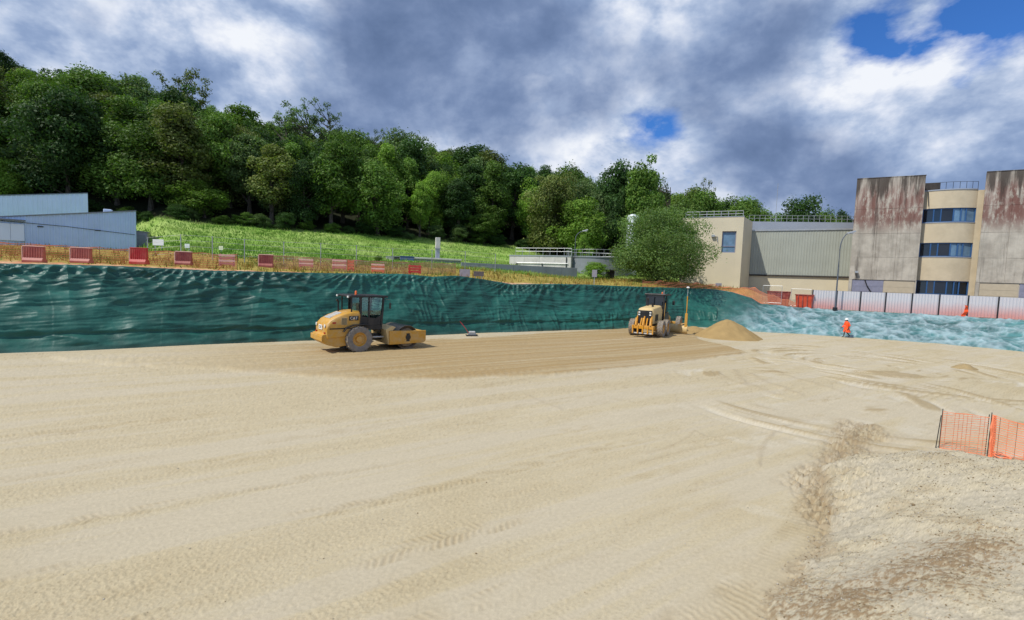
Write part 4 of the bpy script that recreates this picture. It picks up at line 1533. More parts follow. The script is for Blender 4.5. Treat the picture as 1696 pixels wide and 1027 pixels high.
def towers():
    b = empty('concrete_building', FO, FZ, 'weathered concrete building with red-stained towers and curved beige window bay', 'building')
    A1, A2, A3 = facade_a(1516, 485), facade_a(1614, 488), 26.0
    for (a0, a1, doors) in ((0.0, A1, ((0.35, 3.2, M_GDOOR), (3.28, 5.9, M_BDOOR))), (A2, A3, ((0.35, 3.3, M_BDOOR), (3.38, 6.2, M_GDOOR)))):
        sk = 2.0 if a0 == 0 else 3.4
        MB().hexa([(a0 + 0.02, 0.12, -1.5), (a1 - 0.02, 0.12, -1.5), (a1 + 1.5, 9.0, -1.5), (a0 + sk, 9.0, -1.5)], [(a0 + 0.02, 0.12, ZT - 0.05), (a1 - 0.02, 0.12, ZT - 0.05), (a1 + 1.5, 9.0, ZT - 0.05), (a0 + sk, 9.0, ZT - 0.05)]).build('wall', M_CONC, b)
        # cast panels on the front, row by row with open joints
        n = max(1, round((a1 - a0) / 2.2))
        zr = [3.45, 6.0, 8.65, 11.4, ZT]
        for r in range(len(zr) - 1):
            for k in range(n):
                x0, x1 = a0 + (a1 - a0) * k / n, a0 + (a1 - a0) * (k + 1) / n
                MB().box(x0 + 0.008, x1 - 0.008, 0.0 + 0.012 * ((r + k) % 2), 0.119, zr[r] + 0.008, zr[r + 1] - 0.008).build('panel', M_CONC, b, bevel=0.01)
        # ground floor: piers and shutters
        MB().box(a0, a0 + 0.3, 0.005, 0.119, -1.5, 3.44).build('pier', M_CONC2, b)
        x_end = a0 + doors[-1][1]
        MB().box(x_end + 0.08, a1, 0.005, 0.119, -1.5, 3.44).build('pier', M_CONC2, b)
        for (d0, d1, mt) in doors:
            d = MB().box(a0 + d0, a0 + d1, 0.085, 0.118, -0.3, 3.40).build('door', mt, b)
            for q in range(1, 6):
                MB().box(a0 + d0 + 0.02, a0 + d1 - 0.02, 0.070, 0.0845, -0.3 + 0.6 * q, -0.3 + 0.6 * q + 0.05).build('door_rib', mt, d)
        MB().hexa([(a0 - 0.02, -0.03, ZT), (a1 + 0.02, -0.03, ZT), (a1 + 1.5, 9.0, ZT), (a0 + sk, 9.0, ZT)], [(a0 - 0.02, -0.03, ZT + 0.06), (a1 + 0.02, -0.03, ZT + 0.06), (a1 + 1.5, 9.0, ZT + 0.06), (a0 + sk, 9.0, ZT + 0.06)]).build('parapet_cap', M_CONC, b)
    # recessed curved bay between the towers
    ac, half, yb, sag = (A1 + A2) / 2, (A2 - A1) / 2 - 0.22, 0.95, 0.55
    R = (half * half + sag * sag) / (2 * sag)
    def bow(x):
        return yb - (math.sqrt(R * R - (x - ac) ** 2) - (R - sag))
    xs = [ac - half + 2 * half * i / 24 for i in range(25)]
    bands = [(-0.5, 0.75), (3.55, 6.15), (7.65, 9.85), (11.35, 13.25)]
    for (z0, z1) in bands:
        MB().prism([(x, bow(x)) for x in xs] + [(ac + half, 2.2), (ac - half, 2.2)], z0, z1, 'z').build('curved_wall', M_BAY, b)
    for s, e in ((A1, ac - half), (ac + half, A2)):
        MB().box(s - 0.6, e - 0.005, yb - 0.02, 2.2, -0.5, 13.2).build('reveal', M_BAY, b) if s == A1 else MB().box(s + 0.005, e + 1.2, yb - 0.02, 2.2, -0.5, 13.2).build('reveal', M_BAY, b)
    MB().prism([(x, bow(x) - 0.06) for x in xs] + [(ac + half, 2.3), (ac - half, 2.3)], 13.25, 13.36, 'z').build('roof_edge', M_UPPER, b)
    rw = random.Random(4)
    for (z0, z1) in ((0.75, 3.55), (6.15, 7.65), (9.85, 11.35)):
        wnd = MB().prism([(x, bow(x) + 0.30) for x in xs] + [(ac + half, 2.15), (ac - half, 2.15)], z0 - 0.01, z1 + 0.01, 'z').build('window_band', M_DARKM, b)
        cut = [0.0, 0.20, 0.33, 0.56, 0.70, 0.80, 1.0]
        for i in range(6):
            xa, xb = ac - half + 2 * half * cut[i], ac - half + 2 * half * cut[i + 1]
            ya, yb2 = bow(xa) + 0.16, bow(xb) + 0.16
            blue_pane = i in (3, 5) or (i == 4 and z0 > 6)  # some panes take the blue-grey glass
            MB().hexa([(xa + 0.05, ya, z0 + 0.08), (xb - 0.05, yb2, z0 + 0.08), (xb - 0.05, yb2 + 0.02, z0 + 0.08), (xa + 0.05, ya + 0.02, z0 + 0.08)],
                      [(xa + 0.05, ya, z1 - 0.08), (xb - 0.05, yb2, z1 - 0.08), (xb - 0.05, yb2 + 0.02, z1 - 0.08), (xa + 0.05, ya + 0.02, z1 - 0.08)]).build('pane', M_GLASS2 if blue_pane and z0 > 5 else M_GLASS, wnd)
        for i in range(7):
            xa = ac - half + 2 * half * cut[i]
            xa = min(max(xa, ac - half + 0.05), ac + half - 0.05)
            MB().box(xa - 0.05, xa + 0.05, bow(xa) + 0.08, bow(xa) + 0.24, z0, z1).build('mullion', M_BLUEF, wnd)
        for zz in ((z0, z0 + 0.09), (z1 - 0.09, z1)) + (((z0 + 1.3, z0 + 1.38),) if z0 < 1 else ()):
            n = len(xs)
            MB().prism([(x, bow(x) + 0.10) for x in xs] + [(x, bow(x) + 0.21) for x in xs[::-1]], zz[0], zz[1], 'z').build('frame_rail', M_BLUEF, wnd)
        MB().prism([(x, bow(x) - 0.05) for x in xs] + [(x, bow(x) + 0.2) for x in xs[::-1]], z0 - 0.07, z0 - 0.005, 'z').build('sill', M_UPPER, wnd)
    # set-back roof housing, railing and a downpipe over the bay
    MB().box(A1 - 1.6, A1 + 2.0, 2.6, 7.5, 12.5, ZT - 0.35).build('roof_housing', M_ROOFD, b, bevel=0.03)
    MB().box(A1 - 0.6, A1 + 0.3, 2.4, 4.5, ZT - 0.3, ZT + 0.32).build('roof_hatch', M_ROOFD, b, bevel=0.03)
    railing(b, [(x, bow(x) + 0.1, 13.36) for x in xs[6:]], 0.75, 7, rails=(1.0,), r=0.02, material=M_DARKM)
    MB().tube([(A1 + 0.5, 0.75, 13.2), (A1 + 0.55, 0.62, 12.2), (A1 + 0.6, 0.6, 11.6)], 0.035, 6).build('downpipe', M_DARKM, b)
    fl = MB().box(0.45, 0.75, -0.4, -0.1, 4.15, 4.4).build('floodlight', M_GALV, b, bevel=0.02)
    MB().box(0.56, 0.64, -0.1, 0.01, 4.22, 4.30).build('bracket', M_DARKM, fl)
    MB().tube([(1.5, 0.02, 3.4), (1.7, -0.02, 2.8), (2.4, -0.02, 1.6)], 0.06, 6).build('stay', M_DARKM, b)


towers()


def corrugated(L_, z0, z1, pitch, depth, zt1=None):
    """ribbed sheet of length L_ in x; top may slope to zt1 at the far end"""
    mb = MB()
    n = int(L_ / pitch)
    pf = []
    for i in range(n):
        x = i * pitch
        pf += [(x, 0), (x + pitch * 0.55, 0), (x + pitch * 0.65, -depth), (x + pitch * 0.9, -depth)]
    pf.append((L_, 0))
    zt1 = z1 if zt1 is None else zt1
    for (x, y) in pf:
        zt = z1 + (zt1 - z1) * x / L_
        mb.v += [(x, y, z0), (x, y, zt)]
    for i in range(len(pf) - 1):
        a = 2 * i
        mb.f.append((a, a + 2, a + 3, a + 1))
    return mb


def hall():
    # grey-green clad hall, set back, between the cream block and the towers
    L_ = 12.5
    b = empty('clad_hall', (31.0, 62.6, 2.2), FZ, 'grey-green ribbed hall between the cream block and the concrete towers', 'building')
    MB().box(0, L_, 0.05, 9, -1.0, 3.65).build('base_wall', M_CREAM, b)
    MB().box(0, L_, 0.10, 9, 3.65, 9.62).build('wall_core', M_CLAD, b)
    corrugated(L_, 3.85, 9.62, 0.30, 0.022).build('cladding', M_CLAD, b)
    MB().box(0, L_, -0.14, 0.04, 3.66, 3.84).build('drip_rail', M_ROOFD, b)
    MB().box(-0.02, L_, -0.12, 0.30, 9.62, 9.80).build('eaves_trim', M_GALV, b)
    # upper storey running away to the right behind it
    MB().hexa([(0.6, 1.2, 9.6), (17, 7.5, 9.6), (17, 13, 9.6), (0.6, 7, 9.6)], [(0.6, 1.2, 11.1), (17, 7.5, 11.3), (17, 13, 11.3), (0.6, 7, 11.1)]).build('upper_wall', M_UPPER, b)
    railing(b, [(0.6, 1.25, 11.1), (17, 7.55, 11.3)], 0.85, 26, rails=(1.0, 0.5), r=0.025)
    ant = MB().tube([(4, 6, 11.2), (4, 6, 17.0)], 0.03, 5).build('mast', M_GALV, b)

    # cream block in front
    c = empty('cream_building', (22.0, 60.6, 3.4), math.atan2(-0.41, 0.912), 'cream rendered block with one square window and rooftop railing beside the willow bush', 'building')
    zt = 13.05 - 3.4
    Lc = 7.9
    w0, w1, wz0, wz1 = 5.0, 7.0, 5.15, 7.85
    Lc = P(1232.7, 360, 57.5)
    Lc = float(np.hypot(Lc[0] - 22.0, Lc[1] - 60.6))
    w1 = Lc - 0.75
    w0 = w1 - 1.62
    # front wall built around the window opening
    MB().box(0, w0, 0, 0.4, -1.5, zt).build('wall', M_CREAM, c)
    MB().box(w0 + 0.002, w1 - 0.002, 0, 0.4, -1.5, wz0).build('wall', M_CREAM, c)
    MB().box(w0 + 0.002, w1 - 0.002, 0, 0.4, wz1, zt).build('wall', M_CREAM, c)
    MB().hexa([(w1, 0, -1.5), (Lc, 0, -1.5), (Lc + 0.05, 0.4, -1.5), (w1, 0.4, -1.5)], [(w1, 0, zt), (Lc, 0, zt), (Lc + 0.05, 0.4, zt), (w1, 0.4, zt)]).build('wall', M_CREAM, c)
    MB().hexa([(0, 0.405, -1.5), (Lc + 0.05, 0.405, -1.5), (Lc + 1.25, 5.2, -1.5), (0, 5.2, -1.5)], [(0, 0.405, zt - 0.01), (Lc + 0.05, 0.405, zt - 0.01), (Lc + 1.25, 5.2, zt - 0.01), (0, 5.2, zt - 0.01)]).build('wall', M_CREAM, c)
    wd = MB().box(w0 + 0.01, w1 - 0.01, 0.28, 0.32, wz0 + 0.01, wz1 - 0.01).build('window', M_GLASS2, c)
    for q in ((w0 + 0.005, w0 + 0.10, wz0 + 0.003, wz1 - 0.003), (w1 - 0.10, w1 - 0.005, wz0 + 0.003, wz1 - 0.003), (w0 + 0.11, w1 - 0.11, wz1 - 0.14, wz1 - 0.003), (w0 + 0.11, w1 - 0.11, wz0 + 0.003, wz0 + 0.10), (w0 + 0.11, w1 - 0.11, wz0 + 0.78, wz0 + 0.86)):
        MB().box(q[0], q[1], 0.18, 0.275, q[2], q[3]).build('frame', M_GDOOR, wd)
    MB().box(w0 - 0.4, w0 + 0.3, -0.02, 0.0, -0.2, 1.25).build('vent_grille', M_GDOOR, c)
    lp = MB().box(w0 - 1.25, w0 - 0.85, -0.35, -0.05, wz1 - 0.75, wz1 - 0.45).build('wall_lamp', M_GALV, c, bevel=0.03)
    MB().tube([(w0 - 1.0, -0.05, wz1 - 0.6), (w0 - 0.6, -0.12, wz1 - 0.6), (w0 - 0.5, -0.12, wz1 - 1.4)], 0.04, 6).build('conduit', M_GALV, lp)
    MB().box(-0.03, Lc + 0.06, -0.05, 0.35, zt, zt + 0.07).build('coping', M_UPPER, c)
    railing(c, [(0.3, 0.5, zt + 0.07), (Lc - 0.1, 0.5, zt + 0.07)], 0.72, 9, rails=(1.0, 0.5), r=0.035)
    # pale silo half hidden behind the willow
    p = P(1049, 355, 68)
    z0 = ground_z(p[0], 68)
    s = empty('silo', (p[0], 68, z0), 0, 'pale metal silo standing half hidden behind the willow bush', 'silo')
    H = p[2] - z0
    MB().lathe([(0.85, 0), (0.85, H - 0.5), (0.7, H - 0.15), (0.25, H)], (0, 0, 0), (0, 0, 1), 24).build('tank', MATS.get('silo') or mat('silo', srgb(214, 220, 220), 0.4, 0.1, var=0.06), s, smooth=True)
    for k in range(1, 6):
        MB().lathe([(0.85, 0), (0.885, 0.02), (0.885, 0.08), (0.85, 0.1)], (0, 0, H * k / 6), (0, 0, 1), 24, False).build('band', M_GALV, s)
    MB().tube([(-0.93, -0.3, 0), (-0.93, -0.3, H - 0.6)], 0.05, 6).build('pipe', M_GALV, s)


hall()


# ------------------------------------------------------------------ sheds on the left
M_SHED = mat('pale_blue_cladding', srgb(178, 202, 234), 0.5, var=0.05, scale=0.6, dirt=srgb(166, 186, 212), dirt_amt=0.3, dscale=0.5)
M_SHED2 = mat('white_blue_cladding', srgb(212, 226, 244), 0.5, var=0.04, scale=0.6)
M_SHEDR = mat('shed_roof_edge', srgb(120, 126, 136), 0.6, var=0.1)


def sheds():
    pr = P(226, 411, 50)
    L_ = 16.0
    rz = math.atan2(UY, UX)
    pl = pr - np.array((UX, UY, 0)) * L_
    tr = P(225, 350, 50)
    tl = np.array((pl[0], pl[1], tr[2] - 0.165 * L_))
    z0 = pr[2]
    s = empty('long_shed', (pl[0], pl[1], z0), rz, 'long pale blue ribbed shed with a sloping roof above the red barriers', 'shed')
    zl, zr = tl[2] - z0, tr[2] - z0
    corrugated(L_, -1.0, zl, 0.42, 0.045, zr).build('cladding', M_SHED, s)
    MB().hexa([(0, 0.06, -1), (L_, 0.06, -1), (L_ - 1.3, 7, -1), (0, 7, -1)], [(0, 0.06, zl - 0.03), (L_, 0.06, zr - 0.03), (L_ - 1.3, 7, zr - 0.1), (0, 7, zl - 0.1)]).build('wall', M_SHED, s)
    MB().hexa([(-0.1, -0.12, zl), (L_ + 0.06, -0.12, zr), (L_ - 1.3, 7.1, zr - 0.06), (-0.1, 7.1, zl - 0.06)], [(-0.1, -0.12, zl + 0.10), (L_ + 0.06, -0.12, zr + 0.10), (L_ - 1.3, 7.1, zr + 0.04), (-0.1, 7.1, zl + 0.04)]).build('roof', M_SHEDR, s)
    MB().tube([(5.0, -0.07, zr * 0.50), (L_ * 0.65, -0.07, zr * 0.46), (L_ - 0.1, -0.07, zr * 0.36)], 0.025, 5).build('cable', M_DARKM, s)
    for f in (0.52, 0.79):
        MB().box(L_ * f, L_ * f + 0.45, -0.09, -0.048, zr * 0.40, zr * 0.40 + 0.10).build('vent', M_DARKM, s)
    # white door leaf by the frame edge
    d = P(12, 390, 44)
    xd = (d[0] - pl[0]) * math.cos(rz) + (d[1] - pl[1]) * math.sin(rz)
    for k in range(2):
        MB().box(xd - 1.0 + k * 0.96, xd - 0.06 + k * 0.96, -0.16, -0.06, 0.1, 1.75).build('door', M_SHED2, s, bevel=0.01)
    MB().box(xd - 1.3, xd + 1.0, -0.5, -0.05, 2.05, 2.16).build('canopy', M_SHEDR, s)
    MB().box(L_ * 0.80, L_ * 0.80 + 0.7, 3.0, 3.8, zr - 0.8, zr + 0.25).build('roof_vent', M_SHED2, s, bevel=0.05)
    # upper shed
    b = P(145, 320.5, 58)
    L2 = 15.0
    a = b - np.array((UX * L2, UY * L2, 0.165 * L2))
    zb = ground_z(b[0], b[1])
    u = empty('upper_shed', (a[0], a[1], zb), rz, 'white-blue shed rising behind the long shed', 'shed')
    za, zb2 = a[2] - zb, b[2] - zb
    corrugated(L2, -2, za, 0.42, 0.045, zb2).build('cladding', M_SHED2, u)
    MB().hexa([(0, 0.06, -2), (L2, 0.06, -2), (L2 - 1.6, 6, -2), (0, 6, -2)], [(0, 0.06, za - 0.03), (L2, 0.06, zb2 - 0.03), (L2 - 1.6, 6, zb2 - 0.1), (0, 6, za - 0.1)]).build('wall', M_SHED2, u)
    MB().hexa([(-0.1, -0.1, za), (L2 + 0.05, -0.1, zb2), (L2 - 1.6, 6.1, zb2 - 0.06), (-0.1, 6.1, za - 0.06)], [(-0.1, -0.1, za + 0.09), (L2 + 0.05, -0.1, zb2 + 0.09), (L2 - 1.6, 6.1, zb2 + 0.03), (-0.1, 6.1, za + 0.03)]).build('roof', M_SHEDR, u)
    # grey lean-to at the right end
    q = P(235, 412, 51)
    k = empty('tool_hut', (q[0], q[1], q[2] - 0.3), rz, 'small grey hut leaning against the right end of the long shed', 'hut')
    MB().box(-0.5, 0.5, 0, 1.6, 0, 2.2).build('wall', M_GDOOR, k)
    MB().hexa([(-0.56, -0.08, 2.2), (0.62, -0.08, 2.12), (0.62, 1.7, 2.12), (-0.56, 1.7, 2.2)], [(-0.56, -0.08, 2.28), (0.62, -0.08, 2.2), (0.62, 1.7, 2.2), (-0.56, 1.7, 2.28)]).build('roof', M_SHEDR, k)
    MB().box(-0.3, 0.3, -0.03, -0.002, 0.1, 1.8).build('door', M_SHEDR, k)


sheds()


# ------------------------------------------------------------------ basin, tank and small works in the middle
M_BASIN = mat('pale_basin_concrete', srgb(206, 200, 192), 0.85, var=0.07, scale=1.0, bump=0.2, bscale=20, dirt=srgb(150, 146, 136), dirt_amt=0.5, dscale=0.8)
M_TANK = mat('grey_tank_concrete', srgb(128, 132, 136), 0.8, var=0.08, scale=1.0, dirt=srgb(105, 108, 108), dirt_amt=0.4, dscale=0.8)


def works():
    Yb = 66
    a, b = P(843, 447, Yb), P(945, 449, 62.5)
    dx, dy = b[0] - a[0], b[1] - a[1]
    L_ = math.hypot(dx, dy)
    zt = P(890, 424.5, 64.5)[2]
    z0 = min(a[2], b[2]) - 0.8
    s = empty('concrete_basin', (a[0], a[1], z0), math.atan2(dy, dx), 'long whitish concrete basin with grey handrail in front of the wood', 'basin')
    H = zt - z0
    n = 4
    for k in range(n):
        MB().box(L_ * k / n + 0.01, L_ * (k + 1) / n - 0.01, 0, 6, 0, H).build('panel', M_BASIN, s, bevel=0.02)
    MB().box(-0.08, L_ + 0.05, -0.06, 6.1, H, H + 0.14).build('coping', M_GALV, s)
    railing(s, [(0.9, 0.15, H + 0.14), (L_, 0.15, H + 0.14)], 1.0, 9, r=0.028)
    MB().tube([(1.2, -0.12, H - 0.95), (L_ - 0.4, -0.12, H - 0.95)], 0.05, 6).build('pipe', M_GALV, s)
    for f in (0.13, 0.55, 0.93):
        MB().tube([(L_ * f, -0.1, 0), (L_ * f, -0.1, H - (0.95 if f < 0.9 else 0.1))], 0.06, 6).build('downpipe', M_DARKM, s)
    # round tank
    c = P(990, 448, 65)
    zt2 = P(990, 427, 62)[2]
    R = 52 * 64 / F
    z0 = ground_z(c[0], 62) - 0.8
    t = empty('round_tank', (c[0], 65.5, z0), 0, 'round grey concrete tank with handrail left of the willow bush', 'tank')
    H2 = zt2 - z0
    MB().lathe([(R, 0), (R, H2)], (0, 0, 0), (0, 0, 1), 48).build('wall', M_TANK, t, smooth=True)
    MB().lathe([(R - 0.4, 0), (R + 0.10, 0), (R + 0.10, 0.12), (R - 0.4, 0.12)], (0, 0, H2), (0, 0, 1), 48, False).build('rim', M_GALV, t)
    ring = [(R * math.cos(x), R * math.sin(x), H2 + 0.12) for x in np.linspace(0, 2 * math.pi, 41)]
    railing(t, ring, 0.95, 29, r=0.022)
    MB().tube([(R * 0.5, -R * 0.9, H2 + 0.1), (R * 0.5, -R * 0.9, H2 - 0.9)], 0.07, 6).build('outlet', M_DARKM, t)
    # dark hatch hut in front of the tank
    q = P(1012, 449, 58)
    h = empty('pump_cabinet', (q[0], 58, ground_z(q[0], 58)), 0.2, 'small dark cabinet with a flat lid in front of the round tank', 'cabinet')
    MB().box(-0.5, 0.5, 0, 0.5, 0, 1.05).build('body', M_DARKM, h, bevel=0.02)
    MB().box(-0.62, 0.62, -0.12, 0.6, 1.05, 1.13).build('lid', M_ROOFD, h, bevel=0.01)
    # low concrete wall in front
    a, b = P(762, 441, 52), P(955, 449, 57)
    pts = [P(764 + k * 48, 441 + k * 2.0, 52 + k * 1.25) for k in range(5)]
    dx, dy = pts[-1][0] - pts[0][0], pts[-1][1] - pts[0][1]
    L_ = math.hypot(dx, dy)
    w = empty('low_wall', (pts[0][0], pts[0][1], ground_z(pts[0][0], pts[0][1]) - 0.2), math.atan2(dy, dx), 'low grey concrete wall running through the weeds before the basin', 'wall')
    zw = P(764, 434.5, 52)[2] - w.location.z
    zw2 = P(955, 444, 57)[2] - w.location.z
    n = 7
    for k in range(n):
        t0, t1 = zw + (zw2 - zw) * k / n, zw + (zw2 - zw) * (k + 1) / n
        x0, x1 = L_ * k / n + 0.012, L_ * (k + 1) / n - 0.012
        MB().hexa([(x0, 0, 0 - 1), (x1, 0, -1), (x1, 0.3, -1), (x0, 0.3, -1)], [(x0, 0, t0), (x1, 0, t1), (x1, 0.3, t1), (x0, 0.3, t0)]).build('block', M_TANK, w, bevel=0.015)
    # flat basin cover and the vent stack on it
    c = P(724, 431, 56)
    zg = ground_z(c[0], 56)
    s = empty('flat_cover', (c[0], 56, zg - 0.3), math.radians(18), 'flat whitish concrete cover slab with blue-grey edge at the meadow foot', 'slab')
    zt = P(722, 427.5, 56)[2] - zg + 0.3
    MB().box(-2.9, 2.9, 0, 2.6, 0, zt - 0.2).build('base', M_TANK, s)
    MB().box(-3.0, 3.0, -0.12, 2.7, zt - 0.2, zt).build('slab', M_BASIN, s, bevel=0.03)
    v = empty('vent_stack', (P(724, 428, 57)[0], 57.2, zg + zt - 0.3), math.radians(18), 'square grey vent stack standing on the flat cover slab', 'vent')
    hv = P(724, 393.5, 57.2)[2] - v.location.z
    MB().box(-0.24, 0.24, -0.24, 0.24, 0.08, hv * 0.45).build('shaft', M_UPPER, v, bevel=0.02)
    MB().box(-0.27, 0.27, -0.27, 0.27, hv * 0.45 + 0.13, hv).build('head', M_BASIN, v, bevel=0.02)
    MB().box(-0.33, 0.33, -0.33, 0.33, hv * 0.45, hv * 0.45 + 0.13).build('flange', M_GALV, v, bevel=0.02)
    MB().box(-0.36, 0.36, -0.36, 0.36, 0, 0.08).build('foot', M_GALV, v)
    M_BLUEB = mat('blue_painted_steel', srgb(70, 92, 140), 0.5, var=0.12)
    for (px, wpx, mt, lab) in ((646, 13, M_BASIN, 'small white equipment box left of the dark box at the meadow foot'), (657, 9, M_DARKM, 'small dark equipment box between the white and the blue one'),
                               (674, 22, M_BLUEB, 'blue equipment box next to the flat cover slab')):
        q = P(px, 432, 55)
        z = ground_z(q[0], 55)
        e = empty('equipment_box', (q[0], 55, z - 0.2), 0.3, lab, 'box', 'equipment boxes at the meadow foot')
        hh = P(px, 424.5, 55)[2] - z + 0.2
        ww = wpx * 55 / F / 2
        MB().box(-ww, ww, -0.3, 0.3, 0, hh - 0.06).build('body', mt, e, bevel=0.03)
        MB().box(-ww - 0.04, ww + 0.04, -0.34, 0.34, hh - 0.06, hh).build('lid', M_GALV if mt != M_BLUEB else M_BLUEB, e, bevel=0.01)


works()


def lamp_post(px, pyb, pyt, Y, reach, label, r=0.06, head_side=1):
    b = P(px, pyb, Y)
    t = P(px, pyt, Y)
    z = ground_z(b[0], Y)
    H = t[2] - z
    e = empty('lamp_post', (b[0], Y, z), 0, label, 'street lamp')
    pts = [(0, 0, 0), (0, 0, H * 0.55), (0, 0, H * 0.78)]
    for k in range(1, 7):
        an = math.pi / 2 * k / 6 * 0.8
        pts.append((reach * (1 - math.cos(an)) * head_side, 0, H * 0.78 + H * 0.21 * math.sin(an)))
    MB().tube(pts, [r * 1.3, r] + [r * 0.8] * 7, 8).build('pole', mat('lamp_pole_paint', srgb(92, 98, 106), 0.5, 0.2, var=0.1), e, smooth=True)
    q = pts[-1]
    hd = MB().hexa([(q[0] - 0.1, -0.14, q[2] - 0.08), (q[0] + 0.75 * head_side, -0.16, q[2] + 0.16), (q[0] + 0.75 * head_side, 0.16, q[2] + 0.16), (q[0] - 0.1, 0.14, q[2] - 0.08)],
                   [(q[0] - 0.1, -0.1, q[2] + 0.06), (q[0] + 0.7 * head_side, -0.1, q[2] + 0.32), (q[0] + 0.7 * head_side, 0.1, q[2] + 0.32), (q[0] - 0.1, 0.1, q[2] + 0.06)]).build('lamp_head', M_GALV, e, bevel=0.03)
    MB().box(q[0] + 0.2, q[0] + 0.6, -0.11, 0.11, q[2] - 0.04, q[2] + 0.05).build('glass', M_BASIN, hd)
    MB().box(-0.16, 0.16, -0.16, 0.16, 0, 0.35).build('base', M_DARKM, e, bevel=0.02)


lamp_post(1383, 512, 383, 47.2, 1.0, 'tall curved lamp post standing at the hoarding before the hall')
lamp_post(951, 445, 381, 71, 1.6, 'curved lamp post behind the round tank')


# ------------------------------------------------------------------ hoarding on the right bank
M_HOARD = None


def mat_hoarding():
    m = bpy.data.materials.new('hoarding_sheet')
    m.use_nodes = True
    N, L = m.node_tree.nodes, m.node_tree.links
    b = N['Principled BSDF']
    b.inputs['Roughness'].default_value = 0.45
    b.inputs['Metallic'].default_value = 0.1
    tc = N.new('ShaderNodeTexCoord')
    sp = N.new('ShaderNodeSeparateXYZ')
    L.new(tc.outputs['Object'], sp.inputs[0])
    n = N.new('ShaderNodeTexNoise')
    n.inputs['Scale'].default_value = 1.2
    n.inputs['Detail'].default_value = 7
    L.new(tc.outputs['Object'], n.inputs['Vector'])
    ad = N.new('ShaderNodeMath')
    ad.operation = 'MULTIPLY_ADD'
    L.new(n.outputs['Fac'], ad.inputs[0])
    ad.inputs[1].default_value = 0.5
    L.new(sp.outputs['Z'], ad.inputs[2])
    mp = N.new('ShaderNodeMapRange')
    L.new(ad.outputs[0], mp.inputs[0])
    mp.inputs[1].default_value = 1.50
    mp.inputs[2].default_value = 0.55
    mp.inputs[4].default_value = 0.85
    oi = N.new('ShaderNodeObjectInfo')
    mr = N.new('ShaderNodeMapRange')
    mr.inputs[3].default_value = 0.45
    mr.inputs[4].default_value = 1.0
    L.new(oi.outputs['Random'], mr.inputs[0])
    mm = N.new('ShaderNodeMath')
    mm.operation = 'MULTIPLY'
    L.new(mp.outputs[0], mm.inputs[0])
    L.new(mr.outputs[0], mm.inputs[1])
    mx = N.new('ShaderNodeMix')
    mx.data_type = 'RGBA'
    L.new(mm.outputs[0], mx.inputs[0])
    mx.inputs[6].default_value = (*srgb(204, 200, 200), 1)
    mx.inputs[7].default_value = (*srgb(208, 130, 116), 1)
    L.new(mx.outputs[2], b.inputs['Base Color'])
    return m


M_ORANGE = mat('orange_net_plastic', srgb(238, 138, 96), 0.6, var=0.12, scale=2.0)
M_ORANGE2 = mat('faded_orange_net', srgb(226, 138, 98), 0.65, var=0.15, scale=2.0)


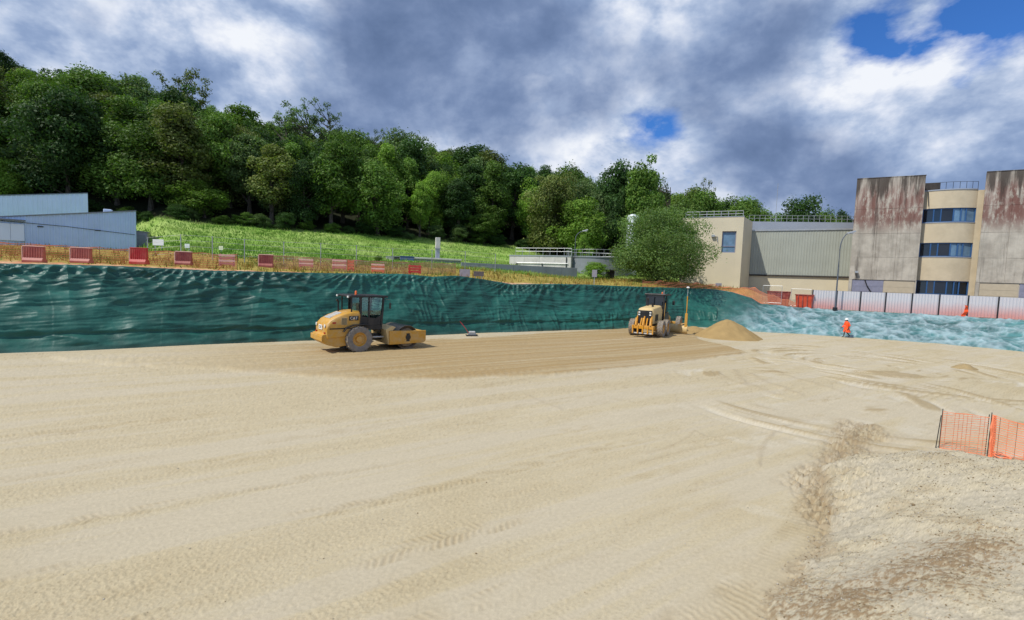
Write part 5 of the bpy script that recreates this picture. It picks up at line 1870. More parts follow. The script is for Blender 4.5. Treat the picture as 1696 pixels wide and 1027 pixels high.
def hoarding():
    mt = mat_hoarding()
    joints = [1344, 1384, 1423.5, 1465, 1508.5, 1553.5, 1601, 1651, 1704, 1760]
    tops = [480.5, 482, 483.5, 485, 486.5, 488, 490, 492, 494.5, 497]
    pts = []
    for px in joints:
        Y0 = np.interp(px, [1344, 1700], [48.8, 42.3])
        py = np.interp(px, [1343, 1500, 1696, 2100], [511, 519.5, 530.5, 554])
        pts.append(P(px, py, Y0))
    e = empty('hoarding', pts[0], 0, 'white and faded red corrugated hoarding along the right bank', 'fence')
    o = np.array(pts[0])
    rel = [np.array(p) - o for p in pts]
    for k in range(len(pts) - 1):
        a, b = rel[k], rel[k + 1]
        d = b - a
        L_ = math.hypot(d[0], d[1])
        rz = math.atan2(d[1], d[0])
        zt0 = P(joints[k], tops[k], pts[k][1])[2] - o[2]
        zt1 = P(joints[k + 1], tops[k + 1], pts[k + 1][1])[2] - o[2]
        base = min(a[2], b[2]) + 0.06
        mb = corrugated(L_ - 0.10, 0.0, zt0 - base, 0.24, 0.045, zt1 - base)
        p = mb.build('sheet', mt, e)
        p.location = (a[0] + 0.05 * math.cos(rz), a[1] + 0.05 * math.sin(rz), base)
        p.rotation_euler = (0, 0, rz)
        s = p.modifiers.new('thick', 'SOLIDIFY')
        s.thickness = 0.012
        for zz in (0.02, zt0 - base - 0.01):
            MB().hexa([(a[0], a[1] + 0.02, base + zz - 0.03), (b[0], b[1] + 0.02, base + zz - 0.03 + (zt1 - zt0 if zz > 1 else 0)), (b[0], b[1] + 0.06, base + zz - 0.03 + (zt1 - zt0 if zz > 1 else 0)), (a[0], a[1] + 0.06, base + zz - 0.03)],
                      [(a[0], a[1] + 0.02, base + zz + 0.03), (b[0], b[1] + 0.02, base + zz + 0.03 + (zt1 - zt0 if zz > 1 else 0)), (b[0], b[1] + 0.06, base + zz + 0.03 + (zt1 - zt0 if zz > 1 else 0)), (a[0], a[1] + 0.06, base + zz + 0.03)]).build('rail', M_GALV, e)
    for k in range(len(pts)):
        a = rel[k]
        zt = P(joints[k], tops[k], pts[k][1])[2] - o[2]
        MB().box(a[0] - 0.04, a[0] + 0.04, a[1] - 0.05, a[1] + 0.03, a[2] - 0.3, zt + 0.05).build('post', M_DARKM, e)
    # orange rag of netting hung over a post
    q = P(1596, 516, 43.7)
    g = MB()
    n = 9
    for i in range(n):
        for j in range(2):
            f = i / (n - 1)
            w = 0.20 + 0.32 * f - 0.12 * (f > 0.8)
            g.v.append((w * (j - 0.5) + 0.12 * math.sin(f * 5), -0.06 - 0.05 * math.sin(i * 1.7 + j), 0.55 - 1.2 * f))
    for i in range(n - 1):
        g.f.append((2 * i, 2 * i + 2, 2 * i + 3, 2 * i + 1))
    r = g.build('net_rag', mat('bright_orange_rag', srgb(240, 84, 30), 0.7, var=0.2, scale=6), None, loc=(q[0], q[1] - 0.1, q[2] + 0.05))
    sm = r.modifiers.new('thick', 'SOLIDIFY')
    sm.thickness = 0.03
    tag(r, 'bright orange scrap of netting hanging on the hoarding', 'netting')


hoarding()


# ------------------------------------------------------------------ orange netting
def net(name, pts, hgt, rows, sh, material, label, posts=None, group=None, sag=0.0, cols=0, seed=0, parts_post=M_DARKM, lean=0.0, z_off=None):
    """strips of plastic mesh along a polyline of base points"""
    r = np.random.default_rng(seed)
    o = np.array(pts[0], float)
    e = empty(name, o, 0, label, 'netting', group)
    P_ = np.array(pts, float) - o
    seg = np.concatenate([[0], np.cumsum(np.linalg.norm(np.diff(P_, axis=0), axis=1))])
    n = max(12, int(seg[-1] / 0.25))
    s = np.linspace(0, seg[-1], n)
    B = np.stack([np.interp(s, seg, P_[:, i]) for i in range(3)], 1)
    h = np.interp(s, seg, hgt if hasattr(hgt, '__len__') else [hgt] * len(seg))
    ps = [np.interp(q, range(len(seg)), seg) for q in (posts or range(len(seg)))]
    gap = np.min(np.abs(s[:, None] - np.array(ps)[None]), axis=1)
    sg = sag * np.minimum(gap, 0.8) ** 0.7
    bulge = 0.06 * np.sin(s * 3.1 + seed) * np.minimum(gap * 2, 1)
    V, Fq = [], []
    def strip(f0, f1):
        base = len(V)
        for i in range(n):
            for f in (f0, f1):
                V.append((B[i, 0], B[i, 1] + bulge[i] * math.sin(f * 3.1) + lean * f * h[i], B[i, 2] + f * h[i] - sg[i] * (0.4 + 0.6 * f) + 0.012 * math.sin(i * 0.9 + f * 40)))
        for i in range(n - 1):
            Fq.append((base + 2 * i, base + 2 * i + 2, base + 2 * i + 3, base + 2 * i + 1))
    hm = float(np.mean(h))
    for k in range(rows):
        f = k / (rows - 1) * 0.98
        w = sh * (1.8 if k in (0, rows - 1) else 1.0)
        strip(f, f + w / hm)
    for k in range(cols):
        x = (k + 0.5) / cols * (n - 1)
        i = int(x)
        base = len(V)
        for f in np.linspace(0, 1, 8):
            V.append((B[i, 0] - 0.006, B[i, 1] - 0.004 + lean * f * h[i], B[i, 2] + f * h[i] - sg[i]))
            V.append((B[i, 0] + 0.006, B[i, 1] - 0.004 + lean * f * h[i], B[i, 2] + f * h[i] - sg[i]))
        for q in range(7):
            Fq.append((base + 2 * q, base + 2 * q + 1, base + 2 * q + 3, base + 2 * q + 2))
    mesh_np('mesh', np.array(V), np.array(Fq), material, e)
    for q in ps:
        b = [np.interp(q, s, B[:, i]) for i in range(3)]
        hh = float(np.interp(q, s, h))
        MB().tube([(b[0], b[1] + 0.02, b[2] - 0.2), (b[0] + 0.01, b[1] + 0.02 + lean * hh, b[2] + hh + 0.06)], 0.009, 6).build('stake', parts_post, e)
    return e


# near fence on the right
a, b, c = G(1556, 742), G(1632, 757), G(1722, 786)
d = G(1800, 815)
for q in (a, b, c, d):
    q[2] = floor_z(q[0], q[1])
n1 = net('orange_net_fence', [a, b], 1.02, 24, 0.012, M_ORANGE2, 'thin faded section of orange net fence beside the gravel mound', cols=9, seed=1, parts_post=M_DARKM)
MB().tube([(-0.09, 0.02, -0.1), (-0.02, 0.02, 0.9)], 0.01, 6).build('stake', M_DARKM, n1)
n2 = net('orange_net_fence', [b + np.array((0.03, -0.03, 0)), c, d], 1.08, 26, 0.016, M_ORANGE, 'dense bright section of orange net fence at the right picture edge', cols=16, seed=2, sag=0.04)
rb = random.Random(3)
bun = MB()
for k in range(7):
    x0 = 0.02 + 0.03 * math.sin(k * 2.1)
    bun.tube([(x0, -0.03 - 0.02 * (k % 3), 0.02), (x0 + 0.03 * math.sin(k), -0.05, 0.4), (x0 + 0.04 * math.cos(k * 1.3), -0.04, 0.75), (x0 + 0.02, -0.03, 1.08)], [0.012, 0.02, 0.026, 0.012], 6)
bun.build('rolled_edge', M_ORANGE, n2)
# bunched lower hem
hem = MB()
V_ = [np.array(q) - (b + np.array((0.03, -0.03, 0))) for q in (b, c, d)]
for k in range(3):
    hem.tube([(V_[0][0] + 0.1, V_[0][1] - 0.06, V_[0][2] + 0.05 + 0.05 * k)] + [tuple(V_[0] * (1 - f) + V_[1] * f + np.array((0, -0.06 + 0.03 * math.sin(f * 20 + k), 0.06 + 0.045 * k + 0.03 * math.sin(f * 13 + 2 * k)))) for f in np.linspace(0.15, 1, 9)], 0.013, 5)
hem.build('hem', M_ORANGE, n2)

# net behind the red barriers on the left bank
def bank_pt(px, back, dz=0.0):
    t0 = pix_dir(px, 445)
    t0 = t0[0] / t0[1]
    Yc, zc = crest(np.array([t0]))
    Y = float(Yc[0]) + back
    return np.array([t0 * Y, Y, ground_z(t0 * Y, Y) + dz])


net('orange_safety_net', [bank_pt(px, 3.4) for px in range(-120, 450, 57)], 0.95, 14, 0.026, M_ORANGE2, 'low sagging orange net behind the red barriers on the left', seed=3, sag=0.10)
net('orange_safety_net', [bank_pt(px, 4.6) for px in range(440, 800, 45)], 0.95, 15, 0.030, mat('pink_faded_net', srgb(196, 128, 112), 0.7, var=0.15), 'pinkish faded net strung behind the smaller barriers in the middle', seed=4, sag=0.06)
net('orange_safety_net', [bank_pt(px, 1.2) for px in (1065, 1095, 1125, 1155, 1185, 1212)], [0.7, 0.75, 0.65, 0.7, 0.6, 0.55], 9, 0.028, M_ORANGE2, 'orange net along the bank edge below the willow bush', seed=5, sag=0.2)
net('orange_safety_net', [bank_pt(px, 0.6) for px in (1212, 1235, 1252, 1266, 1285, 1310, 1340)], [0.55, 0.95, 1.35, 1.25, 1.1, 0.75, 0.5], 15, 0.034, M_ORANGE2, 'crumpled orange net draped down the step of the bank corner', seed=6, sag=0.2)


# ------------------------------------------------------------------ red barriers on the left bank
M_RED = [mat('red_plastic_' + n, srgb(*c), 0.55, var=0.15, scale=2.0, dirt=srgb(170, 120, 96), dirt_amt=0.5, dscale=2.0)
         for n, c in (('faded', (172, 90, 76)), ('bright', (186, 42, 38)), ('dark', (142, 62, 56)), ('pale', (196, 124, 110)), ('orange', (214, 116, 78)))]
M_REDL = mat('pale_pink_stripe_lit_edge', srgb(222, 178, 160), 0.6, var=0.1)  # stripe colour; also paints the lit top and left end of blocks


def barrier(px, pyt, pyb, wpx, mi, style, label, yaw=0.0):
    back = np.interp(px, [0, 250, 450, 700], [2.0, 1.5, 1.6, 1.4])
    p = bank_pt(px, back)
    Y = p[1]
    w = wpx * Y / F / 2
    h = (pyb - pyt) * Y / F
    rz = math.atan2(UY, UX) * 0.55 + yaw
    w = w / (math.cos(rz) - p[0] / Y * math.sin(rz))
    e = empty('barrier', (p[0], Y, P(px, pyb, Y)[2] - 0.03), rz, label, 'barrier', 'red barriers along the top of the left bank')
    m = M_RED[mi]
    if style == 'block':        # solid moulded block with ribs
        MB().prism([(-0.26, 0), (0.26, 0), (0.26, h * 0.14), (0.13, h * 0.32), (0.10, h), (-0.10, h), (-0.13, h * 0.32), (-0.26, h * 0.14)], -w, w, 'x').build('body', m, e, bevel=0.02)
        n = 8
        for k in range(n):
            x = -w + 2 * w * (k + 0.5) / n
            MB().hexa([(x - 0.022, -0.155, h * 0.33), (x + 0.022, -0.155, h * 0.33), (x + 0.022, -0.12, h * 0.33), (x - 0.022, -0.12, h * 0.33)],
                      [(x - 0.022, -0.125, h * 0.95), (x + 0.022, -0.125, h * 0.95), (x + 0.022, -0.09, h * 0.95), (x - 0.022, -0.09, h * 0.95)]).build('rib', m, e)
        MB().box(-w - 0.02, w + 0.02, -0.12, 0.12, h, h + 0.05).build('top_rail', M_REDL if mi != 1 else m, e, bevel=0.01)  # pale colour paints in the light on the top
        MB().box(-w - 0.045, -w - 0.003, -0.14, 0.14, 0.05, h - 0.02).build('lit_end_face', M_REDL, e, bevel=0.01)  # pale strip painting in the light on the left end
    else:                       # board barrier: planks on two feet
        nb = 4 if style == 'planks' else 3
        for k in range(nb):
            z0 = h * (0.12 + 0.88 * k / nb)
            mm = M_REDL if (style == 'planks' and k % 2) else m
            MB().box(-w, w, -0.03, 0.03, z0, z0 + h * 0.88 / nb * 0.78).build('plank', mm, e, bevel=0.01)
        for s in (-1, 1):
            MB().box(s * w * 0.8 - 0.04, s * w * 0.8 + 0.04, 0.035, 0.09, 0, h).build('post', m, e)
            MB().box(s * w * 0.8 - 0.05, s * w * 0.8 + 0.05, -0.3, 0.3, 0, 0.06).build('foot', m, e)
    return e


barrier(58, 408, 434, 34, 0, 'block', 'faded red moulded barrier at the far left of the row', 0.05)
barrier(136, 410.5, 435, 32, 0, 'block', 'faded red ribbed barrier, second from the left')
barrier(231, 411, 436.5, 27, 1, 'block', 'bright red barrier in front of the right end of the long shed', -0.05)
barrier(305, 417, 438, 26, 2, 'block', 'dark red barrier right of the bright red one')
barrier(376, 420, 440, 27, 3, 'planks', 'pale pink striped barrier between two dark red ones', 0.1)
barrier(441, 422, 441.5, 23, 2, 'block', 'dark red barrier right of the pale pink striped one')
barrier(507, 428, 442, 24, 3, 'planks', 'low pale striped barrier in the middle of the row')
barrier(562, 429, 446, 24, 3, 'planks', 'pale whitish board barrier next to an orange panel')
barrier(581, 430, 448, 11, 4, 'boards', 'narrow orange panel leaning beside a pale board barrier')
barrier(626, 436, 451, 22, 4, 'planks', 'orange and white board barrier left of the last red one')
barrier(687, 438, 453, 21, 1, 'boards', 'last red board barrier above the roller end of the bank')


def board_sign(px, pyt, pyb, wpx, pyg, Y, face, label, legs=2, tilt=0.0):
    a, b = P(px, pyt, Y), P(px, pyb, Y)
    zg = ground_z(a[0], Y)
    e = empty('sign', (a[0], Y, zg), tilt, label, 'sign')
    w = wpx * Y / F / 2
    z0, z1 = b[2] - zg, a[2] - zg
    MB().box(-w, w, -0.015, 0.015, z0, z1).build('board', face, e, bevel=0.005)
    for s in ((-0.6, 0.6) if legs == 2 else (0,)):
        MB().box(s * w - 0.03, s * w + 0.03, 0.018, 0.07, -0.2, z1 - 0.02).build('leg', M_GALV, e)


M_WHITE = mat('white_sign', srgb(228, 230, 228), 0.5, var=0.05)
M_GREYS = mat('grey_sign', srgb(150, 146, 150), 0.6, var=0.1)
board_sign(262, 396.5, 406.5, 18, 420, 40, M_WHITE, 'wide white board on legs right of the long shed')
board_sign(310, 404, 410.5, 8, 420, 41, M_WHITE, 'small white square sign in the grass')
board_sign(366, 407.5, 414, 7, 425, 42, mat('cream_sign', srgb(224, 226, 190), 0.5), 'small cream sign in the grass, rightmost of three', 1)
s_ = bank_pt(770, 1.0)
board_sign(770, 446, 458, 17, 460, s_[1], M_GREYS, 'grey-white board standing on the bank edge left of the dark board', 2, 0.2)
s_ = bank_pt(793, 1.0)
board_sign(793, 449.5, 457.5, 17, 460, s_[1], mat('dark_sign', srgb(92, 84, 82), 0.6, var=0.2), 'dark board with pale legs on the bank edge', 2, 0.1)
s_ = bank_pt(985, 1.2)
board_sign(985, 447, 459, 8, 470, s_[1], M_GREYS, 'small grey sign on a single post in the weeds', 1)


# wire fence at the foot of the meadow
def wire_fence():
    pts = [bank_pt(px, 9.5) for px in (245, 300, 352, 405, 470, 531, 590, 650, 715, 770, 820)]
    e = empty('wire_fence', pts[0], 0, 'thin wire fence on slim grey posts along the foot of the meadow', 'fence')
    o = pts[0]
    rel = [p - o for p in pts]
    for p in rel:
        MB().tube([(p[0], p[1], p[2] - 0.2), (p[0], p[1], p[2] + 1.9)], 0.035, 6).build('post', M_GALV, e)
    for f in (0.5, 1.0, 1.45, 1.85):
        MB().tube([(p[0], p[1], p[2] + f) for p in rel], 0.010, 4).build('wire', M_GALV, e)


wire_fence()


# mesh fence panels and red skips next to the hoarding
def corner_items():
    for (px, pyt, pyb, wpx, Y, mi, lab) in ((1331, 489, 508, 24, 49.4, 1, 'orange-red site container left end of the hoarding'), (1289, 483.5, 496, 33, 53, 2, 'dark red skip half hidden behind the crumpled orange net')):
        p = P(px, pyb, Y)
        z = ground_z(p[0], Y)
        e = empty('site_container', (p[0], Y, z), FZ, lab, 'container', 'red containers beside the hoarding')
        w = wpx * Y / F / 2
        h = P(px, pyt, Y)[2] - z
        MB().hexa([(-w * 0.85, -0.5, 0), (w * 0.85, -0.5, 0), (w * 0.85, 0.5, 0), (-w * 0.85, 0.5, 0)], [(-w, -0.6, h), (w, -0.6, h), (w, 0.6, h), (-w, 0.6, h)]).build('body', mat('red_orange_steel', srgb(196, 72, 40), 0.6, var=0.2, scale=2) if mi == 1 else M_RED[2], e, bevel=0.02)
        MB().box(-w - 0.05, w + 0.05, -0.66, 0.66, h, h + 0.09).build('rim', M_RED[2], e, bevel=0.01)
        for k in range(4):
            x = -w * 0.8 + 1.6 * w * k / 3
            MB().box(x - 0.03, x + 0.03, -0.66, -0.60, 0.1, h - 0.01).build('rib', M_RED[2], e)
    for k, (x0, x1, lab) in enumerate(((1262, 1293, 'wire mesh fence panel farther from the hoarding'), (1309, 1342, 'wire mesh fence panel joining the hoarding'))):
        a, b = P(x0, 505, 50.5), P(x1, 509, 49.3)
        a[2], b[2] = ground_z(a[0], a[1]), ground_z(b[0], b[1])
        d = b - a
        L_ = math.hypot(d[0], d[1])
        e = empty('mesh_panel', a, math.atan2(d[1], d[0]), lab, 'fence', 'wire mesh fence panels beside the hoarding')
        H = 2.0
        for q in ([(0, 0, 0), (0, 0, H)], [(L_, 0, 0), (L_, 0, H)], [(0, 0, H), (L_, 0, H)], [(0, 0, 0.15), (L_, 0, 0.15)]):
            MB().tube(q, 0.022, 6).build('frame_tube', M_GALV, e)
        w = MB()
        for i in range(1, 22):
            w.tube([(L_ * i / 22, 0, 0.15), (L_ * i / 22, 0, H)], 0.003, 3, False)
        for i in range(1, 8):
            w.tube([(0, 0, 0.15 + (H - 0.15) * i / 8), (L_, 0, 0.15 + (H - 0.15) * i / 8)], 0.003, 3, False)
        w.build('wire_mesh', M_GALV, e)


corner_items()

# ------------------------------------------------------------------ sand pile
def sand_pile(px, pyb, pyt, wpx, label, col, seed, asym=0.0):
    c = G(px, pyb)
    Y = c[1] + 0.6
    c = np.array([c[0] * Y / c[1], Y, 0])
    R = wpx * Y / F / 2
    H = P(px, pyt, Y)[2]
    n, m = 44, 90
    rr = np.linspace(0, 1.25, n)
    an = np.linspace(0, 2 * np.pi, m)
    Rg, Ag = np.meshgrid(rr, an, indexing='ij')
    X = Rg * R * np.cos(Ag) * (1 + 0.16 * perlin(np.cos(Ag) * 1.2 + 5, np.sin(Ag) * 1.2, seed))
    Yg = Rg * R * np.sin(Ag) * 0.85
    prof = np.clip(1 - Rg, 0, 1)
    Z = H * (1.06 - np.sqrt((1.06 - 0.06) ** 2 * Rg ** 2 + 0.016)) * 1.0
    Z = np.maximum(Z, -0.06)
    Z = np.where(Rg < 1.1, np.clip(Z, -0.06, None), -0.06)
    Z = Z + prof * (0.10 * fbm(X * 1.1 + seed, Yg * 1.1, 4, seed)) + 0.02 * perlin(X * 6, Yg * 6, seed + 1) * (prof > 0)
    Z = Z + asym * X * prof
    k = 1 + 0.12 * fbm(X * 1.5, Yg * 1.5, 3, seed + 4)
    C = np.array(col)[None, None] * k[..., None]
    z0 = floor_z(c[0], c[1])
    V = np.stack([X, Yg, Z], -1).reshape(-1, 3)
    o = mesh_np('sand_pile', V, grid_faces(n, m), MATS['sand'], smooth=True, col=np.clip(C, 0.01, 1).reshape(-1, 3))
    o.location = (c[0], c[1], z0)
    tag(o, label, 'sand pile')


damp = np.array(srgb(180, 150, 98)) * np.array((0.74, 0.755, 0.80))
sand_pile(1204, 560, 526, 104, 'cone of damp yellow sand at the inner corner of the pit', damp, 3)
sand_pile(1150, 553, 540, 76, 'low heap of sand between the grader and the cone of sand', damp, 9)
sand_pile(1597, 612, 600, 34, 'small solitary heap of sand on the right of the pit floor', np.array(srgb(170, 148, 108)) * 0.8, 15)

# ------------------------------------------------------------------ machines: shared materials
DUST = srgb(186, 166, 128)
M_YEL = mat('machine_yellow', srgb(198, 146, 46), 0.48, var=0.06, scale=1.5, dirt=DUST, dirt_amt=0.55, dscale=3.0)
M_YELR = mat('ripper_yellow', srgb(206, 142, 18), 0.42, var=0.08, scale=2.0, dirt=DUST, dirt_amt=0.25, dscale=2.2)
M_YELD = mat('dusty_sunlit_cream_yellow', srgb(206, 178, 120), 0.6, var=0.08, scale=2.0, dirt=DUST, dirt_amt=0.7, dscale=2.0)  # dusty parts; also stands for sunlight on the roller's drum frame
M_BLK = mat('machine_black', (0.012, 0.012, 0.013), 0.45, var=0.3, scale=3, dirt=srgb(90, 80, 66), dirt_amt=0.25, dscale=3)
M_TYRE = mat('dusty_tyre_rubber', srgb(122, 117, 112), 0.9, var=0.2, scale=4, dirt=srgb(150, 138, 118), dirt_amt=0.6, dscale=5, bump=0.3)
M_TYRED = mat('tyre_tread_dust', srgb(128, 116, 98), 0.95, var=0.2, scale=4, dirt=srgb(170, 152, 120), dirt_amt=0.6, dscale=5, bump=0.3)
M_DRUM = mat('worn_drum_steel', srgb(112, 102, 90), 0.4, 0.75, var=0.15, scale=5, dirt=srgb(150, 132, 104), dirt_amt=0.5, dscale=3)
M_CHROME = mat('light_metal', srgb(200, 200, 196), 0.35, 0.3, var=0.06)
M_BEACON = mat('orange_beacon', srgb(222, 104, 44), 0.3, var=0.1)
M_LENS = mat('lamp_lens', srgb(226, 224, 214), 0.15, var=0.05)
M_REDLENS = mat('red_lens', srgb(170, 30, 24), 0.25, var=0.05)
M_SEAT = mat('seat_fabric', (0.02, 0.02, 0.022), 0.8, var=0.2)
M_DECALB = mat('decal_black', (0.012, 0.012, 0.012), 0.5, var=0.05)
M_DECALW = mat('decal_white', srgb(232, 230, 222), 0.5, var=0.04)


def mat_cab_glass():
    m = bpy.data.materials.new('cab_glass')
    m.use_nodes = True
    N, L = m.node_tree.nodes, m.node_tree.links
    b = N['Principled BSDF']
    b.inputs['Base Color'].default_value = (0.55, 0.68, 0.66, 1)
    b.inputs['Roughness'].default_value = 0.03
    tr = N.new('ShaderNodeBsdfTransparent')
    tr.inputs['Color'].default_value = (0.66, 0.80, 0.78, 1)
    gl = N.new('ShaderNodeBsdfGlossy')
    gl.inputs['Roughness'].default_value = 0.03
    gl.inputs['Color'].default_value = (0.9, 0.95, 0.95, 1)
    fr = N.new('ShaderNodeFresnel')
    fr.inputs['IOR'].default_value = 1.6
    n = N.new('ShaderNodeTexNoise')
    n.inputs['Scale'].default_value = 3.0
    ad = N.new('ShaderNodeMath')
    ad.operation = 'MULTIPLY_ADD'
    L.new(n.outputs['Fac'], ad.inputs[0])
    ad.inputs[1].default_value = 0.03
    L.new(fr.outputs[0], ad.inputs[2])
    ms = N.new('ShaderNodeMixShader')
    L.new(ad.outputs[0], ms.inputs[0])
    L.new(tr.outputs[0], ms.inputs[1])
    L.new(gl.outputs[0], ms.inputs[2])
    L.new(ms.outputs[0], N['Material Output'].inputs['Surface'])
    return m


M_CABGLASS = mat_cab_glass()
M_CABDARK = mat('tinted_cab_glass', (0.010, 0.014, 0.018), 0.05, var=0.2, spec=0.7)


def wheel(parent, x, y, r, w, side, lugs=18, rim_r=0.52, rim_mat=None, tyre_mat=None):
    """tyre with tread lugs and a dished rim; axle along local y; side -1 = outer face towards -y"""
    hw = w / 2
    t = MB().lathe([(r * rim_r, -hw * 0.8), (r * 0.80, -hw), (r * 0.93, -hw * 0.88), (r * 0.965, -hw * 0.5), (r * 0.965, hw * 0.5), (r * 0.93, hw * 0.88), (r * 0.80, hw), (r * rim_r, hw * 0.8)],
                   (0, 0, 0), (0, 1, 0), 40, False).build('wheel', tyre_mat or M_TYRE, parent, smooth=True, loc=(x, y, r))
    lg = MB()
    for k in range(lugs):
        for s in (-1, 1):
            a0 = 2 * math.pi * (k + (0.5 if s > 0 else 0)) / lugs
            pts = []
            for (u, da) in ((0.02, 0.0), (0.98, 0.36)):
                for e in (-0.055, 0.055):
                    an = a0 + da * 0.5 + e
                    rr = r * (0.93 if u > 0.9 else 0.955)
                    pts.append((math.cos(an), math.sin(an), u * hw * s, rr))
            lo = [(c * q, yv, s_ * q) for (c, s_, yv, q) in pts]
            hi = [(c * (q + r * 0.045), yv * 1.0, s_ * (q + r * 0.045)) for (c, s_, yv, q) in pts]
            lg.hexa([lo[0], lo[1], lo[3], lo[2]], [hi[0], hi[1], hi[3], hi[2]])
    lg.build('tread', M_TYRED, t)
    rm = rim_mat or M_YEL
    MB().lathe([(r * rim_r, side * hw * 0.78), (r * rim_r * 0.94, side * hw * 0.72), (r * rim_r * 0.86, side * hw * 0.35), (r * 0.24, side * hw * 0.30), (r * 0.22, side * hw * 0.62), (0.001, side * hw * 0.64)],
               (0, 0, 0), (0, 1, 0), 32, False).build('rim', rm, t, smooth=True)
    MB().lathe([(r * rim_r, -side * hw * 0.78), (r * rim_r * 0.8, -side * hw * 0.2), (0.001, -side * hw * 0.2)], (0, 0, 0), (0, 1, 0), 24, False).build('inner_rim', M_BLK, t)
    for k in range(8):
        an = 2 * math.pi * k / 8
        cx_, cz_ = r * 0.34 * math.cos(an), r * 0.34 * math.sin(an)
        MB().tube([(cx_, side * hw * 0.30, cz_), (cx_, side * hw * 0.40, cz_)], r * 0.035, 6).build('wheel_nut', M_YELD, t)
    return t


# ------------------------------------------------------------------ soil compactor (smooth drum roller)
def roller():
    hd = math.radians(40)
    wpt = G(593, 584)[:2]
    nrm = np.array((-math.sin(hd), math.cos(hd)))
    loc = wpt + nrm * 0.80
    e = empty('drum_roller', (loc[0], loc[1], floor_z(loc[0], loc[1]) - 0.02), hd, 'yellow single-drum soil roller with black cab standing before the green tarpaulin', 'roller')
    W = 0.86
    # engine hood: rounded sloping profile in x,z
    prof = [(-1.62, 0.80), (-1.66, 1.28), (-1.60, 1.56), (-1.42, 1.76), (-1.1, 1.93), (-0.7, 2.08), (-0.3, 2.16), (0.08, 2.18), (0.08, 1.12), (-0.1, 0.95)]
    h = MB()
    # crowned hood: middle strip higher than the flanks
    ys = [-W, -W * 0.93, -W * 0.72, W * 0.72, W * 0.93, W]
    dz = [-0.16, -0.04, 0.0, 0.0, -0.04, -0.16]
    for yv, d_ in zip(ys, dz):
        for (x, z) in prof:
            h.v.append((x + (0.03 if abs(d_) > 0.1 and x < -1.5 else 0), yv, z + (d_ if z > 1.5 else 0)))
    k = len(prof)
    for i in range(len(ys) - 1):
        for j in range(k):
            a, b = i * k + j, i * k + (j + 1) % k
            h.f.append((a, b, b + k, a + k))
    h.f.append(tuple(range(k - 1, -1, -1)))
    h.f.append(tuple((len(ys) - 1) * k + j for j in range(k)))
    hood = h.build('engine_hood', M_YEL, e, bevel=0.025, smooth=True)
    for q in (0, 1, 2, 3, 4):      # grille slats let into the rear of the hood top
        x = -1.36 + q * 0.13
        z = 1.80 + q * 0.055
        MB().hexa([(x, -0.42, z), (x + 0.09, -0.42, z + 0.042), (x + 0.09, 0.42, z + 0.042), (x, 0.42, z)], [(x, -0.42, z + 0.03), (x + 0.09, -0.42, z + 0.072), (x + 0.09, 0.42, z + 0.072), (x, 0.42, z + 0.03)]).build('grille_slat', M_CHROME, hood)
    sv = MB().box(-0.92, -0.62, -W - 0.02, -W - 0.004, 1.48, 1.86).build('side_vent', M_YELD, hood)
    for q in range(6):
        MB().box(-0.90, -0.64, -W - 0.032, -W - 0.0205, 1.51 + q * 0.056, 1.535 + q * 0.056).build('vent_slat', M_BLK, sv)
    # decals
    MB().box(-0.52, -0.02, -W - 0.012, -W - 0.004, 1.70, 1.93).build('decal_plate', M_DECALB, hood)
    rot = Matrix.Rotation(math.radians(90), 4, 'X')
    text_mesh('decal_lettering', 'CAT', 0.20, M_DECALW, hood, Matrix.Translation((-0.27, -W - 0.016, 1.815)) @ rot)
    tri = MB().prism([(-0.34, 1.715), (-0.20, 1.715), (-0.27, 1.80)], -W - 0.018, -W - 0.013)
    tri.build('decal_triangle', M_YEL, hood)
    MB().box(-1.36, -1.18, -W - 0.01, -W - 0.004, 1.56, 1.64).build('model_decal', M_REDLENS, hood)
    MB().box(-1.50, -0.15, -W - 0.010, -W - 0.004, 1.27, 1.33).build('stripe', M_BLK, hood)
    MB().box(-1.685, -1.664, -0.26, 0.26, 1.22, 1.46).build('rear_plate', M_DECALW, hood)
    text_mesh('rear_lettering', 'CAT', 0.19, M_DECALB, hood, Matrix.Translation((-1.688, 0.0, 1.34)) @ Matrix.Rotation(math.radians(-90), 4, 'Z') @ rot)
    for s in (-1, 1):
        MB().lathe([(0.085, 0), (0.085, 0.03), (0.001, 0.035)], (-1.665, s * 0.66, 1.44), (-1, 0, 0), 16).build('rear_lamp', M_LENS, hood)
        MB().box(-1.705, -1.668, s * 0.66 - 0.07, s * 0.66 + 0.07, 1.04, 1.12).build('tail_light', M_REDLENS, hood)
    # rear frame and bumper
    MB().prism([(-1.60, 0.48), (-1.84, 0.66), (-1.84, 1.0), (-1.62, 1.06), (-0.55, 1.14), (0.2, 1.14), (0.35, 0.62), (-0.55, 0.40), (-1.1, 0.34)], -0.80, 0.80).build('rear_frame', M_YEL, e, bevel=0.03)
    MB().box(-1.90, -1.845, -0.9, 0.9, 0.68, 0.96).build('bumper', M_YEL, e, bevel=0.03)
    MB().box(-1.3, 0.9, -0.35, 0.35, 0.40, 0.95).build('underbody', M_BLK, e, bevel=0.03)
    MB().tube([(0, -0.75, 0.70), (0, 0.75, 0.70)], 0.16, 12).build('axle', M_BLK, e)
    for s in (-1, 1):
        wheel(e, 0.0, s * 0.80, 0.71, 0.58, s, 16)
        MB().prism([(-0.85, 1.14), (-0.7, 1.36), (-0.3, 1.50), (0.3, 1.50), (0.62, 1.40), (0.62, 1.36), (0.28, 1.45), (-0.28, 1.45), (-0.66, 1.32), (-0.80, 1.12)], min(s * 0.54, s * 1.02), max(s * 0.54, s * 1.02)).build('fender', M_BLK, e, bevel=0.01)
